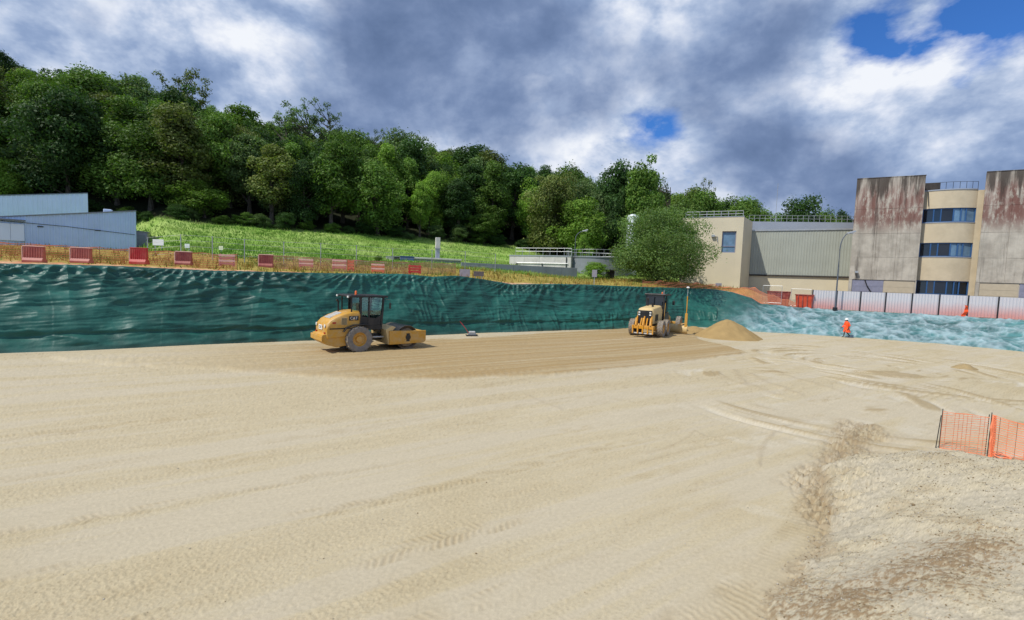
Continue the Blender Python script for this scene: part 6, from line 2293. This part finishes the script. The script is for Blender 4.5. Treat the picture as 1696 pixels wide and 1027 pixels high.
    # operator platform and cab
    MB().box(0.06, 1.32, -0.80, 0.80, 1.16, 1.42).build('platform', M_BLK, e, bevel=0.02)
    MB().prism([(0.14, 1.425), (1.28, 1.425), (1.26, 1.95), (0.95, 1.78), (0.14, 1.9)], -0.82, -0.77).build('cab_door_panel', M_BLK, e)
    MB().box(1.24, 1.29, -0.76, 0.76, 1.425, 1.92).build('front_panel', M_BLK, e)
    for (x, y, rx, ry) in ((0.10, -0.80, 0.06, 0.05), (1.26, -0.80, 0.05, 0.05), (0.10, 0.80, 0.06, 0.05), (1.26, 0.80, 0.05, 0.05), (0.55, -0.80, 0.04, 0.04), (-0.34, -0.70, 0.03, 0.03), (-0.34, 0.70, 0.03, 0.03)):
        z0 = 1.42 if x > 0 else 2.1
        tilt = 0.10 if x > 1 else 0
        MB().hexa([(x - rx, y - ry, z0), (x + rx, y - ry, z0), (x + rx, y + ry, z0), (x - rx, y + ry, z0)],
                  [(x - rx + tilt, y - ry, 2.90), (x + rx + tilt, y - ry, 2.90), (x + rx + tilt, y + ry, 2.90), (x - rx + tilt, y + ry, 2.90)]).build('cab_post', M_BLK, e)
    g = 0.012
    MB().hexa([(0.6, -0.80 - g, 1.96), (1.20, -0.80 - g, 1.96), (1.20, -0.80, 1.96), (0.6, -0.80, 1.96)], [(0.6, -0.80 - g, 2.88), (1.28, -0.80 - g, 2.88), (1.28, -0.80, 2.88), (0.6, -0.80, 2.88)]).build('side_window', M_CABGLASS, e)
    MB().box(0.17, 0.505, -0.80 - g, -0.80, 1.95, 2.88).build('side_window', M_CABGLASS, e)
    MB().hexa([(0.6, 0.80, 1.5), (1.20, 0.80, 1.5), (1.20, 0.80 + g, 1.5), (0.6, 0.80 + g, 1.5)], [(0.6, 0.80, 2.88), (1.28, 0.80, 2.88), (1.28, 0.80 + g, 2.88), (0.6, 0.80 + g, 2.88)]).build('side_window', M_CABGLASS, e)
    MB().hexa([(1.27, -0.74, 1.93), (1.27, 0.74, 1.93), (1.285, 0.74, 1.93), (1.285, -0.74, 1.93)], [(1.36, -0.74, 2.88), (1.36, 0.74, 2.88), (1.375, 0.74, 2.88), (1.375, -0.74, 2.88)]).build('windscreen', M_CABGLASS, e)
    MB().hexa([(-0.33, -0.69, 2.18), (0.05, -0.78, 2.18), (0.05, -0.77, 2.18), (-0.33, -0.68, 2.18)], [(-0.33, -0.69, 2.88), (0.05, -0.78, 2.88), (0.05, -0.77, 2.88), (-0.33, -0.68, 2.88)]).build('rear_quarter_window', M_CABGLASS, e)
    rf_ = MB().prism([(-0.50, 2.90), (1.55, 2.90), (1.60, 2.94), (1.52, 3.00), (-0.45, 3.02), (-0.54, 2.96)], -0.92, 0.92).build('cab_roof', M_BLK, e, bevel=0.015)
    for s in (-1, 1):
        MB().box(-0.60, -0.54, s * 0.8 - 0.07, s * 0.8 + 0.07, 2.88, 2.98).build('work_lamp', M_LENS, rf_, bevel=0.01)
        MB().box(1.60, 1.66, s * 0.6 - 0.07, s * 0.6 + 0.07, 2.88, 2.98).build('work_lamp', M_LENS, rf_, bevel=0.01)
    bc = MB().lathe([(0.06, 0), (0.06, 0.06), (0.055, 0.07), (0.055, 0.17), (0.03, 0.21), (0.001, 0.215)], (0.0, -0.4, 3.02), (0, 0, 1), 14).build('beacon', M_BEACON, rf_, smooth=True)
    st = MB().box(0.30, 0.72, -0.24, 0.24, 1.43, 1.88).build('seat', M_SEAT, e, bevel=0.04)
    MB().hexa([(0.28, -0.22, 1.9), (0.40, -0.22, 1.9), (0.40, 0.22, 1.9), (0.28, 0.22, 1.9)], [(0.20, -0.20, 2.55), (0.29, -0.20, 2.55), (0.29, 0.20, 2.55), (0.20, 0.20, 2.55)]).build('seat_back', M_SEAT, st, bevel=0.04)
    MB().tube([(1.05, 0, 1.43), (0.95, 0, 2.05)], 0.05, 8).build('steering_column', M_BLK, e)
    MB().lathe([(0.17, 0), (0.19, 0.02), (0.17, 0.04), (0.15, 0.02), (0.17, 0)], (0.94, 0, 2.06), (-0.3, 0, 1), 20, False).build('steering_wheel', M_BLK, e)
    # handrails, mirror, exhaust, steps
    MB().tube([(0.02, -0.90, 1.2), (0.02, -0.93, 1.6), (0.02, -0.93, 2.5), (0.06, -0.85, 2.55)], 0.018, 6).build('handrail', M_BLK, e)
    MB().tube([(-0.62, 0.45, 2.05), (-0.62, 0.45, 2.62), (-0.72, 0.45, 2.72)], [0.055, 0.05, 0.055], 10).build('exhaust', M_BLK, e)
    mr = MB().tube([(1.40, -0.90, 2.80), (1.62, -1.08, 2.78), (1.62, -1.08, 2.62)], 0.015, 6).build('mirror_arm', M_BLK, e)
    MB().box(1.60, 1.65, -1.17, -0.99, 2.30, 2.62).build('mirror', M_BLK, mr, bevel=0.02)
    for q in range(2):
        MB().box(0.42, 0.78, -0.99, -0.81, 0.55 + 0.33 * q, 0.59 + 0.33 * q).build('step', M_BLK, e, bevel=0.008)
    # articulation
    MB().box(0.9, 1.62, -0.28, 0.28, 0.52, 0.86).build('hitch', M_BLK, e, bevel=0.03)
    MB().tube([(0.85, -0.45, 0.72), (1.62, -0.55, 0.72)], 0.05, 8).build('steering_cylinder', M_CHROME, e)
    MB().tube([(0.9, -0.30, 1.15), (1.15, -0.36, 1.02), (1.4, -0.40, 1.0), (1.66, -0.5, 1.05)], 0.03, 6).build('hose', M_BLK, e)
    MB().tube([(0.9, -0.20, 1.15), (1.15, -0.26, 1.10), (1.4, -0.30, 1.08), (1.66, -0.4, 1.12)], 0.03, 6).build('hose', M_BLK, e)
    # drum yoke
    yk = MB().prism([(1.60, 0.34), (3.66, 0.34), (3.82, 0.46), (3.82, 1.04), (1.60, 1.10)], -1.14, -1.06).build('drum_frame', M_YEL, e, bevel=0.02)
    MB().prism([(1.60, 0.34), (3.66, 0.34), (3.82, 0.46), (3.82, 1.04), (1.60, 1.10)], 1.06, 1.14).build('drum_frame', M_YELD, e, bevel=0.02)  # far plate in paler yellow, standing for the sun on it
    MB().prism([(1.58, 0.34), (1.82, 0.34), (1.82, 1.10), (2.0, 1.28), (1.78, 1.36), (1.42, 1.16)], -1.055, 1.055).build('rear_crossbeam', M_YELD, e, bevel=0.02)  # sunlight on the beam painted in with the paler yellow
    MB().box(3.62, 3.815, -1.055, 1.055, 0.5, 1.0).build('front_crossbeam', M_YEL, e, bevel=0.02)
    MB().box(1.98, 2.06, -1.0, 1.0, 0.86, 0.93).build('scraper', M_BLK, e)
    hb = MB().lathe([(0.15, 0), (0.15, 0.03), (0.11, 0.035), (0.001, 0.035)], (2.70, -1.14, 0.70), (0, -1, 0), 20).build('drum_hub', M_BLK, yk, smooth=True)
    MB().box(2.60, 2.80, -1.145, -1.141, 0.47, 0.92).build('hub_slot', M_BLK, yk)
    for q in range(4):
        an = math.pi / 4 + q * math.pi / 2
        MB().tube([(2.70 + 0.22 * math.cos(an), -1.13, 0.70 + 0.24 * math.sin(an)), (2.70 + 0.22 * math.cos(an), -1.165, 0.70 + 0.24 * math.sin(an))], 0.025, 6).build('bolt', M_YELD, yk)
    dr = MB().lathe([(0.001, -1.0), (0.50, -1.0), (0.55, -0.94), (0.66, -1.03), (0.675, -1.02), (0.675, 1.02), (0.66, 1.03), (0.55, 0.94), (0.50, 1.0), (0.001, 1.0)], (0, 0, 0), (0, 1, 0), 56, False).build('drum', M_DRUM, e, smooth=True, loc=(2.70, 0, 0.675))
    # dusty sand stuck to the drum shell
    MB().lathe([(0.676, -0.9), (0.679, -0.6), (0.677, 0.3), (0.679, 0.9)], (0, 0, 0), (0, 1, 0), 56, False).build('caked_sand', mat('dark_wet_drum', srgb(58, 54, 48), 0.35, 0.5, var=0.3, scale=3, dirt=srgb(130, 112, 84), dirt_amt=0.6, dscale=2), dr, smooth=True)
    return e


roller()


# ------------------------------------------------------------------ motor grader
def grader():
    hd = math.radians(59)
    a, b = G(1050, 557.5)[:2], G(1092, 559.5)[:2]
    nrm = np.array((math.sin(hd), -math.cos(hd)))
    loc = (a + b) / 2 + np.array((math.cos(hd), math.sin(hd))) * 0.75
    e = empty('motor_grader', (loc[0], loc[1], floor_z(loc[0], loc[1]) - 0.02), hd, 'yellow motor grader seen from behind with black cab and ripper, next to the sand heap', 'grader')
    R = 0.66
    for s in (-1, 1):
        for x in (-0.76, 0.76):
            wheel(e, x, s * 1.10, R, 0.44, s, 18)
        MB().prism([(-0.95, 0.48), (0.95, 0.48), (1.05, 0.68), (0.7, 0.92), (-0.7, 0.92), (-1.05, 0.68)], min(s * 0.60, s * 0.80), max(s * 0.60, s * 0.80)).build('tandem_case', M_YEL, e, bevel=0.02)
    MB().tube([(0, -0.8, 0.68), (0, 0.8, 0.68)], 0.17, 12).build('rear_axle', M_YELD, e)
    # engine hood
    hp = [(-0.62, 1.02), (0.62, 1.02), (0.66, 1.9), (0.56, 2.20), (0.40, 2.28), (-0.40, 2.28), (-0.56, 2.20), (-0.66, 1.9)]
    h = MB()
    secs = [(-1.55, 0.86, -0.06), (-1.35, 0.98, 0.0), (0.2, 1.0, 0.06), (1.25, 1.0, 0.10)]
    for (x, sc, dz_) in secs:
        for (y, z) in hp:
            h.v.append((x, y * sc, 1.02 + (z - 1.02) * sc + (dz_ if z > 1.5 else 0)))
    k = len(hp)
    for i in range(len(secs) - 1):
        for j in range(k):
            a_, b_ = i * k + j, i * k + (j + 1) % k
            h.f.append((a_, a_ + k, b_ + k, b_))
    h.f.append(tuple(range(k)))
    h.f.append(tuple((len(secs) - 1) * k + j for j in range(k - 1, -1, -1)))
    hood = h.build('engine_hood', M_YELD, e, bevel=0.03, smooth=True)
    MB().box(-1.62, -1.56, -0.54, 0.54, 1.06, 2.06).build('rear_grille', M_BLK, hood, bevel=0.02)
    for q in range(7):
        MB().box(-1.64, -1.622, -0.46, 0.46, 1.18 + q * 0.11, 1.21 + q * 0.11).build('grille_bar', M_DARKM, hood)
    for s in (-1, 1):
        for z in (1.72, 1.90):
            MB().box(-1.68, -1.622, s * 0.42 - 0.07, s * 0.42 + 0.07, z - 0.05, z + 0.05).build('rear_lamp', M_LENS, hood, bevel=0.01)
        for q in range(6):
            MB().box(-1.0 + q * 0.14, -0.92 + q * 0.14, s * 0.672 - 0.012, s * 0.672 + 0.012, 1.25, 1.75).build('side_louvre', M_BLK, hood)
    MB().tube([(0.3, 0.30, 2.3), (0.3, 0.30, 2.85), (0.2, 0.30, 2.98)], 0.06, 10).build('exhaust', M_BLK, e)
    MB().tube([(-0.4, -0.25, 2.3), (-0.4, -0.25, 2.62)], 0.08, 10).build('air_intake', M_BLK, e)
    MB().box(-1.5, 2.9, -0.42, 0.42, 0.62, 1.02).build('main_frame', M_BLK, e, bevel=0.03)
    # ripper at the tail
    rp = MB().box(-2.05, -1.80, -0.84, 0.84, 0.66, 0.92).build('ripper_beam', M_YELR, e, bevel=0.02)
    for y in (-0.76, -0.38, 0.0, 0.38, 0.76):
        MB().prism([(-2.10, 0.92), (-1.98, 0.92), (-1.96, 0.50), (-2.04, 0.30), (-2.12, 0.30)], y - 0.045, y + 0.045).build('shank_holder', M_YELR, rp, bevel=0.008)
    for y in (-0.55, 0.0, 0.55):
        MB().prism([(-1.78, 0.75), (-1.60, 0.75), (-1.55, 1.55), (-1.68, 1.62)], y - 0.05, y + 0.05).build('ripper_arm', M_YELR, rp, bevel=0.01)
        MB().prism([(-2.12, 0.95), (-2.0, 0.95), (-1.86, 1.42), (-1.95, 1.50)], y - 0.06, y + 0.06).build('stored_shank', M_YELR, rp, bevel=0.01)
    MB().tube([(-1.62, -0.22, 1.45), (-1.95, -0.22, 0.85)], 0.055, 8).build('ripper_cylinder', M_YELR, rp)
    MB().tube([(-1.62, 0.22, 1.45), (-1.95, 0.22, 0.85)], 0.055, 8).build('ripper_cylinder', M_YELR, rp)
    MB().box(-2.0, -1.86, -0.78, 0.78, 0.28, 0.36).build('skid_plate', M_CHROME, rp, bevel=0.01)
    # cab
    cx0, cx1 = 1.30, 2.95
    MB().box(cx0, cx1, -0.80, 0.80, 1.15, 1.75).build('cab_base', M_BLK, e, bevel=0.02)
    for (x, y) in ((cx0 + 0.06, -0.70), (cx0 + 0.06, 0.70), (cx1 - 0.06, -0.62), (cx1 - 0.06, 0.62), (2.1, -0.72), (2.1, 0.72)):
        MB().box(x - 0.045, x + 0.045, y - 0.045, y + 0.045, 1.752, 3.18).build('cab_post', M_BLK, e)
    MB().box(cx0 - 0.12, cx1 + 0.2, -0.86, 0.86, 3.18, 3.32).build('cab_roof', M_BLK, e, bevel=0.04)
    MB().box(cx0 + 0.02, cx0 + 0.035, -0.65, 0.65, 2.35, 3.17).build('rear_window', M_CABDARK, e)
    MB().box(cx0 + 0.018, cx0 + 0.05, -0.65, 0.65, 1.76, 2.34).build('rear_panel', M_BLK, e)
    for s in (-1, 1):
        MB().box(cx0 + 0.12, 2.05, s * 0.725 - 0.006, s * 0.725 + 0.006, 1.80, 3.17).build('side_window', M_CABDARK, e)
        MB().box(2.15, cx1 - 0.12, s * 0.725 - 0.006, s * 0.725 + 0.006, 1.80, 3.17).build('side_window', M_CABDARK, e)
        MB().tube([(cx1, s * 0.75, 2.9), (cx1 + 0.15, s * 1.10, 2.9), (cx1 + 0.15, s * 1.10, 2.75)], 0.015, 6).build('mirror_arm', M_BLK, e)
        MB().box(cx1 + 0.13, cx1 + 0.18, s * 1.10 - 0.10, s * 1.10 + 0.10, 2.40, 2.75).build('mirror', M_BLK, e, bevel=0.02)
    MB().box(cx1 - 0.03, cx1 - 0.015, -0.56, 0.56, 1.80, 3.17).build('windscreen', M_CABGLASS, e)
    MB().box(1.75, 2.15, -0.25, 0.25, 1.752, 2.65).build('seat', M_SEAT, e, bevel=0.05)
    MB().lathe([(0.06, 0), (0.06, 0.12), (0.03, 0.16), (0.001, 0.165)], (1.5, -0.5, 3.32), (0, 0, 1), 12).build('beacon', M_BEACON, e, smooth=True)
    MB().tube([(1.4, -0.65, 3.32), (1.4, -0.65, 3.62)], 0.02, 6).build('aerial', M_CHROME, e)
    # gooseneck and front axle
    MB().prism([(2.9, 1.05), (3.4, 1.75), (4.2, 2.02), (5.3, 1.70), (6.3, 1.25), (6.7, 1.2), (6.7, 0.82), (6.1, 0.90), (5.2, 1.32), (4.2, 1.66), (3.6, 1.45), (2.9, 0.7)], -0.17, 0.17).build('gooseneck', M_YEL, e, bevel=0.02)
    MB().box(6.0, 6.25, -0.95, 0.95, 0.60, 0.82).build('front_axle', M_YEL, e, bevel=0.02)
    for s in (-1, 1):
        wheel(e, 6.12, s * 1.05, R, 0.40, s, 16)
        MB().tube([(3.55, s * 0.35, 2.35), (3.75, s * 0.75, 0.95)], [0.07, 0.045], 8).build('lift_cylinder', M_YEL, e)
    MB().prism([(3.2, 1.6), (3.9, 1.6), (3.9, 2.45), (3.45, 2.45)], -0.45, 0.45).build('lift_yoke', M_YEL, e, bevel=0.02)
    MB().lathe([(0.80, -0.06), (0.80, 0.06), (0.62, 0.06), (0.62, -0.06), (0.80, -0.06)], (3.75, 0, 0.92), (0, 0, 1), 32, False).build('circle', M_YELD, e)
    MB().prism([(3.7, 0.95), (6.0, 0.95), (6.0, 0.80), (3.7, 0.80)], -0.10, 0.10).build('drawbar', M_YEL, e)
    # moldboard: curved blade, turned a little, sticking out to the right
    bl = MB()
    n = 9
    ya = math.radians(-12)
    for s in (-2.35, 1.45):
        for t_ in range(2):
            for i in range(n):
                an = math.radians(-58 + 116 * i / (n - 1))
                rr = 0.42 + 0.03 * t_
                lx, lz = 0.30 - rr * math.cos(an), 0.40 + rr * math.sin(an) * 0.95
                bl.v.append((3.75 + lx * math.cos(ya) - s * math.sin(ya), s * math.cos(ya) + lx * math.sin(ya), max(0.03, lz)))
    m2 = 2 * n
    for i in range(n - 1):
        bl.f.append((i, i + 1, m2 + i + 1, m2 + i))
        bl.f.append((n + i, m2 + n + i, m2 + n + i + 1, n + i + 1))
    for base in (0, m2):
        for i in range(n - 1):
            q = (base + i, base + n + i, base + n + i + 1, base + i + 1)
            bl.f.append(q if base else q[::-1])
    bl.f.append((0, m2, m2 + n, n))
    bl.f.append((n - 1, n + n - 1, m2 + n + n - 1, m2 + n - 1))
    blade = bl.build('moldboard', M_YELD, e)
    # positioning mast on the right blade end
    mx, my = 3.75 + 2.15 * math.sin(ya) * 1.0, -2.15
    ms = MB().box(mx - 0.10, mx + 0.10, my - 0.10, my + 0.10, 0.55, 1.75).build('mast_foot', M_YEL, e, bevel=0.02)
    MB().tube([(mx, my, 1.75), (mx, my, 3.2)], 0.038, 8).build('mast', M_YELR, ms)
    MB().tube([(mx, my, 3.2), (mx, my, 3.85)], 0.016, 6).build('mast_rod', M_CHROME, ms)
    MB().lathe([(0.08, 0), (0.13, 0.04), (0.13, 0.09), (0.05, 0.14), (0.001, 0.145)], (mx, my, 3.85), (0, 0, 1), 16).build('receiver', M_DECALW, ms, smooth=True)
    MB().tube([(mx + 0.05, my + 0.1, 0.9), (mx - 0.1, my + 0.6, 0.75)], 0.05, 6).build('mast_brace', M_YEL, ms)
    # steps and handrail at the cab
    MB().tube([(1.2, -0.82, 1.2), (1.2, -0.86, 2.6)], 0.018, 6).build('handrail', M_YEL, e)
    for q in range(2):
        MB().box(1.75, 2.1, -0.95, -0.76, 0.65 + 0.32 * q, 0.69 + 0.32 * q).build('step', M_BLK, e)
    return e


grader()


# ------------------------------------------------------------------ plate compactor left at the foot of the bank
def plate():
    c = G(781, 556.5)
    e = empty('plate_compactor', (c[0], c[1], floor_z(c[0], c[1])), math.radians(10), 'small plate compactor with raised red handle at the foot of the tarpaulin', 'compactor')
    MB().prism([(-0.42, 0.06), (-0.30, 0.0), (0.30, 0.0), (0.42, 0.08), (0.42, 0.11), (0.28, 0.05), (-0.28, 0.05), (-0.42, 0.09)], -0.26, 0.26).build('base_plate', M_DARKM, e, bevel=0.008)
    MB().box(-0.25, 0.30, -0.20, 0.20, 0.06, 0.22).build('exciter', M_TANK, e, bevel=0.03)
    MB().box(-0.20, 0.25, -0.18, 0.18, 0.225, 0.34).build('engine', M_CHROME, e, bevel=0.04)
    for s in (-1, 1):
        MB().tube([(-0.22, s * 0.16, 0.20), (-0.45, s * 0.16, 0.55), (-0.88, s * 0.17, 1.06)], 0.022, 8).build('handle_bar', mat('handle_red', srgb(176, 42, 52), 0.5, var=0.1), e)
    MB().tube([(-0.88, -0.20, 1.06), (-0.88, 0.20, 1.06)], 0.026, 8).build('grip', M_BLK, e)
    # little marker peg beside it
    q = G(756, 552.5)
    MB().box(-0.03, 0.03, -0.03, 0.03, -0.1, 0.32).build('marker_peg', M_DECALW, None, loc=(q[0], q[1], floor_z(q[0], q[1])))
    tag(bpy.data.objects['marker_peg'], 'short white marker peg left of the red handle', 'peg')


plate()


# ------------------------------------------------------------------ worker
def worker():
    c = G(1401, 559.5)
    z = floor_z(c[0], c[1])
    e = empty('person', (c[0], c[1], z), math.radians(172), 'person in long orange work coat and white helmet walking below the hoarding', 'person')
    J = {}
    pts = [('pelvis', (0, 0, 0.92), 0.13), ('waist', (0.0, 0, 1.08), 0.13), ('chest', (0.02, 0, 1.30), 0.15), ('neck', (0.03, 0, 1.46), 0.06), ('head', (0.05, 0, 1.58), 0.10), ('crown', (0.05, 0, 1.68), 0.08), ('face', (0.13, 0, 1.56), 0.04),
           ('lhip', (0, 0.10, 0.88), 0.10), ('lknee', (0.20, 0.10, 0.50), 0.068), ('lank', (0.26, 0.10, 0.10), 0.045), ('ltoe', (0.42, 0.11, 0.05), 0.04),
           ('rhip', (0, -0.10, 0.88), 0.10), ('rknee', (-0.06, -0.10, 0.49), 0.068), ('rank', (-0.36, -0.10, 0.17), 0.045), ('rtoe', (-0.24, -0.11, 0.06), 0.04),
           ('lsh', (0.02, 0.19, 1.38), 0.07), ('lelb', (-0.10, 0.25, 1.10), 0.05), ('lwr', (-0.02, 0.24, 0.86), 0.035), ('lhand', (0.02, 0.235, 0.76), 0.035),
           ('rsh', (0.02, -0.19, 1.38), 0.07), ('relb', (0.06, -0.25, 1.10), 0.05), ('rwr', (0.24, -0.22, 0.92), 0.035), ('rhand', (0.31, -0.215, 0.85), 0.035)]
    for i, (n, *_r) in enumerate(pts):
        J[n] = i
    ed = [('pelvis', 'waist'), ('waist', 'chest'), ('chest', 'neck'), ('neck', 'head'), ('head', 'crown'), ('head', 'face'), ('pelvis', 'lhip'), ('lhip', 'lknee'), ('lknee', 'lank'), ('lank', 'ltoe'), ('pelvis', 'rhip'), ('rhip', 'rknee'), ('rknee', 'rank'), ('rank', 'rtoe'),
          ('chest', 'lsh'), ('lsh', 'lelb'), ('lelb', 'lwr'), ('lwr', 'lhand'), ('chest', 'rsh'), ('rsh', 'relb'), ('relb', 'rwr'), ('rwr', 'rhand')]
    fing = []
    for s, h_ in ((1, 'lhand'), (-1, 'rhand')):
        p = dict((n, v) for n, v, _ in pts)[h_]
        d = (0.02, 0, -0.09) if s > 0 else (0.07, 0, -0.06)
        for k in range(4):
            a = (p[0] + d[0] * 0.4 + (0.018 * (k - 1.5) if s > 0 else 0), p[1] + (0 if s > 0 else 0.018 * (k - 1.5)), p[2] + d[2] * 0.4)
            b = (a[0] + d[0] * (0.75 + 0.1 * (k in (1, 2))), a[1] - 0.012 * s, a[2] + d[2] * (0.75 + 0.1 * (k in (1, 2))))
            fing += [(h_, a, b)]
        fing += [(h_, (p[0] + 0.03, p[1] - 0.01 * s, p[2] + 0.01), (p[0] + 0.055, p[1] - 0.015 * s, p[2] - 0.035))]
    vs = [p[1] for p in pts]
    rs = [p[2] for p in pts]
    es = [(J[a], J[b]) for a, b in ed]
    for (h_, a, b) in fing:
        i = len(vs)
        vs += [a, b]
        rs += [0.011, 0.008]
        es += [(J[h_], i), (i, i + 1)]
    me = bpy.data.meshes.new('body')
    me.from_pydata(vs, es, [])
    o = bpy.data.objects.new('body', me)
    COL.objects.link(o)
    o.parent = e
    me.materials.append(mat('work_trousers_grey', srgb(74, 70, 64), 0.85, var=0.15, scale=8))
    sk = o.modifiers.new('skin', 'SKIN')
    if not me.skin_vertices:
        me.skin_vertices.new()
    for i, r in enumerate(rs):
        me.skin_vertices[0].data[i].radius = (r, r)
    me.skin_vertices[0].data[0].use_root = True
    sb = o.modifiers.new('sub', 'SUBSURF')
    sb.levels = sb.render_levels = 1
    m_or = mat('hi_vis_orange', srgb(250, 86, 24), 0.6, var=0.12, scale=6)
    # long coat: lofted rings from hem to collar
    rings = [(0.48, -0.03, 0.30, 0.25), (0.62, -0.02, 0.26, 0.235), (0.80, 0.0, 0.21, 0.22), (0.98, 0.0, 0.18, 0.205), (1.15, 0.01, 0.175, 0.215), (1.32, 0.02, 0.17, 0.245), (1.42, 0.025, 0.12, 0.19), (1.48, 0.03, 0.08, 0.09)]
    ct = MB()
    n = 20
    for (zz, x0, rx, ry) in rings:
        for k in range(n):
            an = 2 * math.pi * k / n
            rip = 1 + 0.05 * math.sin(an * 5) * (zz < 0.9)
            ct.v.append((x0 + rx * math.cos(an) * rip, ry * math.sin(an) * rip, zz + 0.03 * math.cos(an) * (zz < 0.6)))
    for i in range(len(rings) - 1):
        for k in range(n):
            a, b = i * n + k, i * n + (k + 1) % n
            ct.f.append((a, b, b + n, a + n))
    coat = ct.build('coat', m_or, e, smooth=True)
    P_ = dict((n_, v) for n_, v, _ in pts)
    for s in ('l', 'r'):
        MB().tube([P_[s + 'sh'], P_[s + 'elb'], P_[s + 'wr']], [0.092, 0.078, 0.058], 10).build('sleeve', m_or, coat, smooth=True)
    MB().lathe([(0.178, 0), (0.182, 0.0), (0.182, 0.05), (0.178, 0.05)], (0.005, 0, 1.02), (0, 0, 1), 20, False).build('reflective_band', M_CHROME, coat)
    hl = MB().lathe([(0.165, 0.0), (0.14, 0.012), (0.135, 0.05), (0.115, 0.11), (0.06, 0.145), (0.001, 0.152)], (0.05, 0, 1.61), (0.05, 0, 1), 20).build('helmet', M_DECALW, e, smooth=True)
    MB().lathe([(0.001, -0.09), (0.07, -0.06), (0.106, 0.0), (0.104, 0.05), (0.06, 0.10)], (0.05, 0, 1.55), (0, 0, 1), 16, False).build('hair', mat('dark_hair', (0.012, 0.010, 0.009), 0.8), e, smooth=True)
    # face with nose, eyes and mouth
    M_SKIN = mat('skin', srgb(170, 118, 92), 0.6, var=0.05)
    f = MB().lathe([(0.001, -0.115), (0.05, -0.10), (0.078, -0.05), (0.082, 0.0), (0.07, 0.05), (0.03, 0.075)], (0.095, 0, 1.56), (0, 0, 1), 16).build('face', M_SKIN, e, smooth=True)
    MB().hexa([(0.165, -0.014, 1.535), (0.198, -0.010, 1.53), (0.198, 0.010, 1.53), (0.165, 0.014, 1.535)], [(0.165, -0.008, 1.585), (0.178, -0.005, 1.58), (0.178, 0.005, 1.58), (0.165, 0.008, 1.585)]).build('nose', M_SKIN, f)
    for s in (-1, 1):
        MB().lathe([(0.001, 0), (0.010, 0.004), (0.001, 0.008)], (0.166, s * 0.030, 1.583), (1, 0, 0), 8).build('eye', M_BLK, f)
        MB().box(0.08, 0.115, s * 0.083 - 0.008, s * 0.083 + 0.008, 1.535, 1.595).build('ear', M_SKIN, f)
    MB().box(0.160, 0.169, -0.022, 0.022, 1.508, 1.515).build('mouth', M_REDLENS, f)


worker()
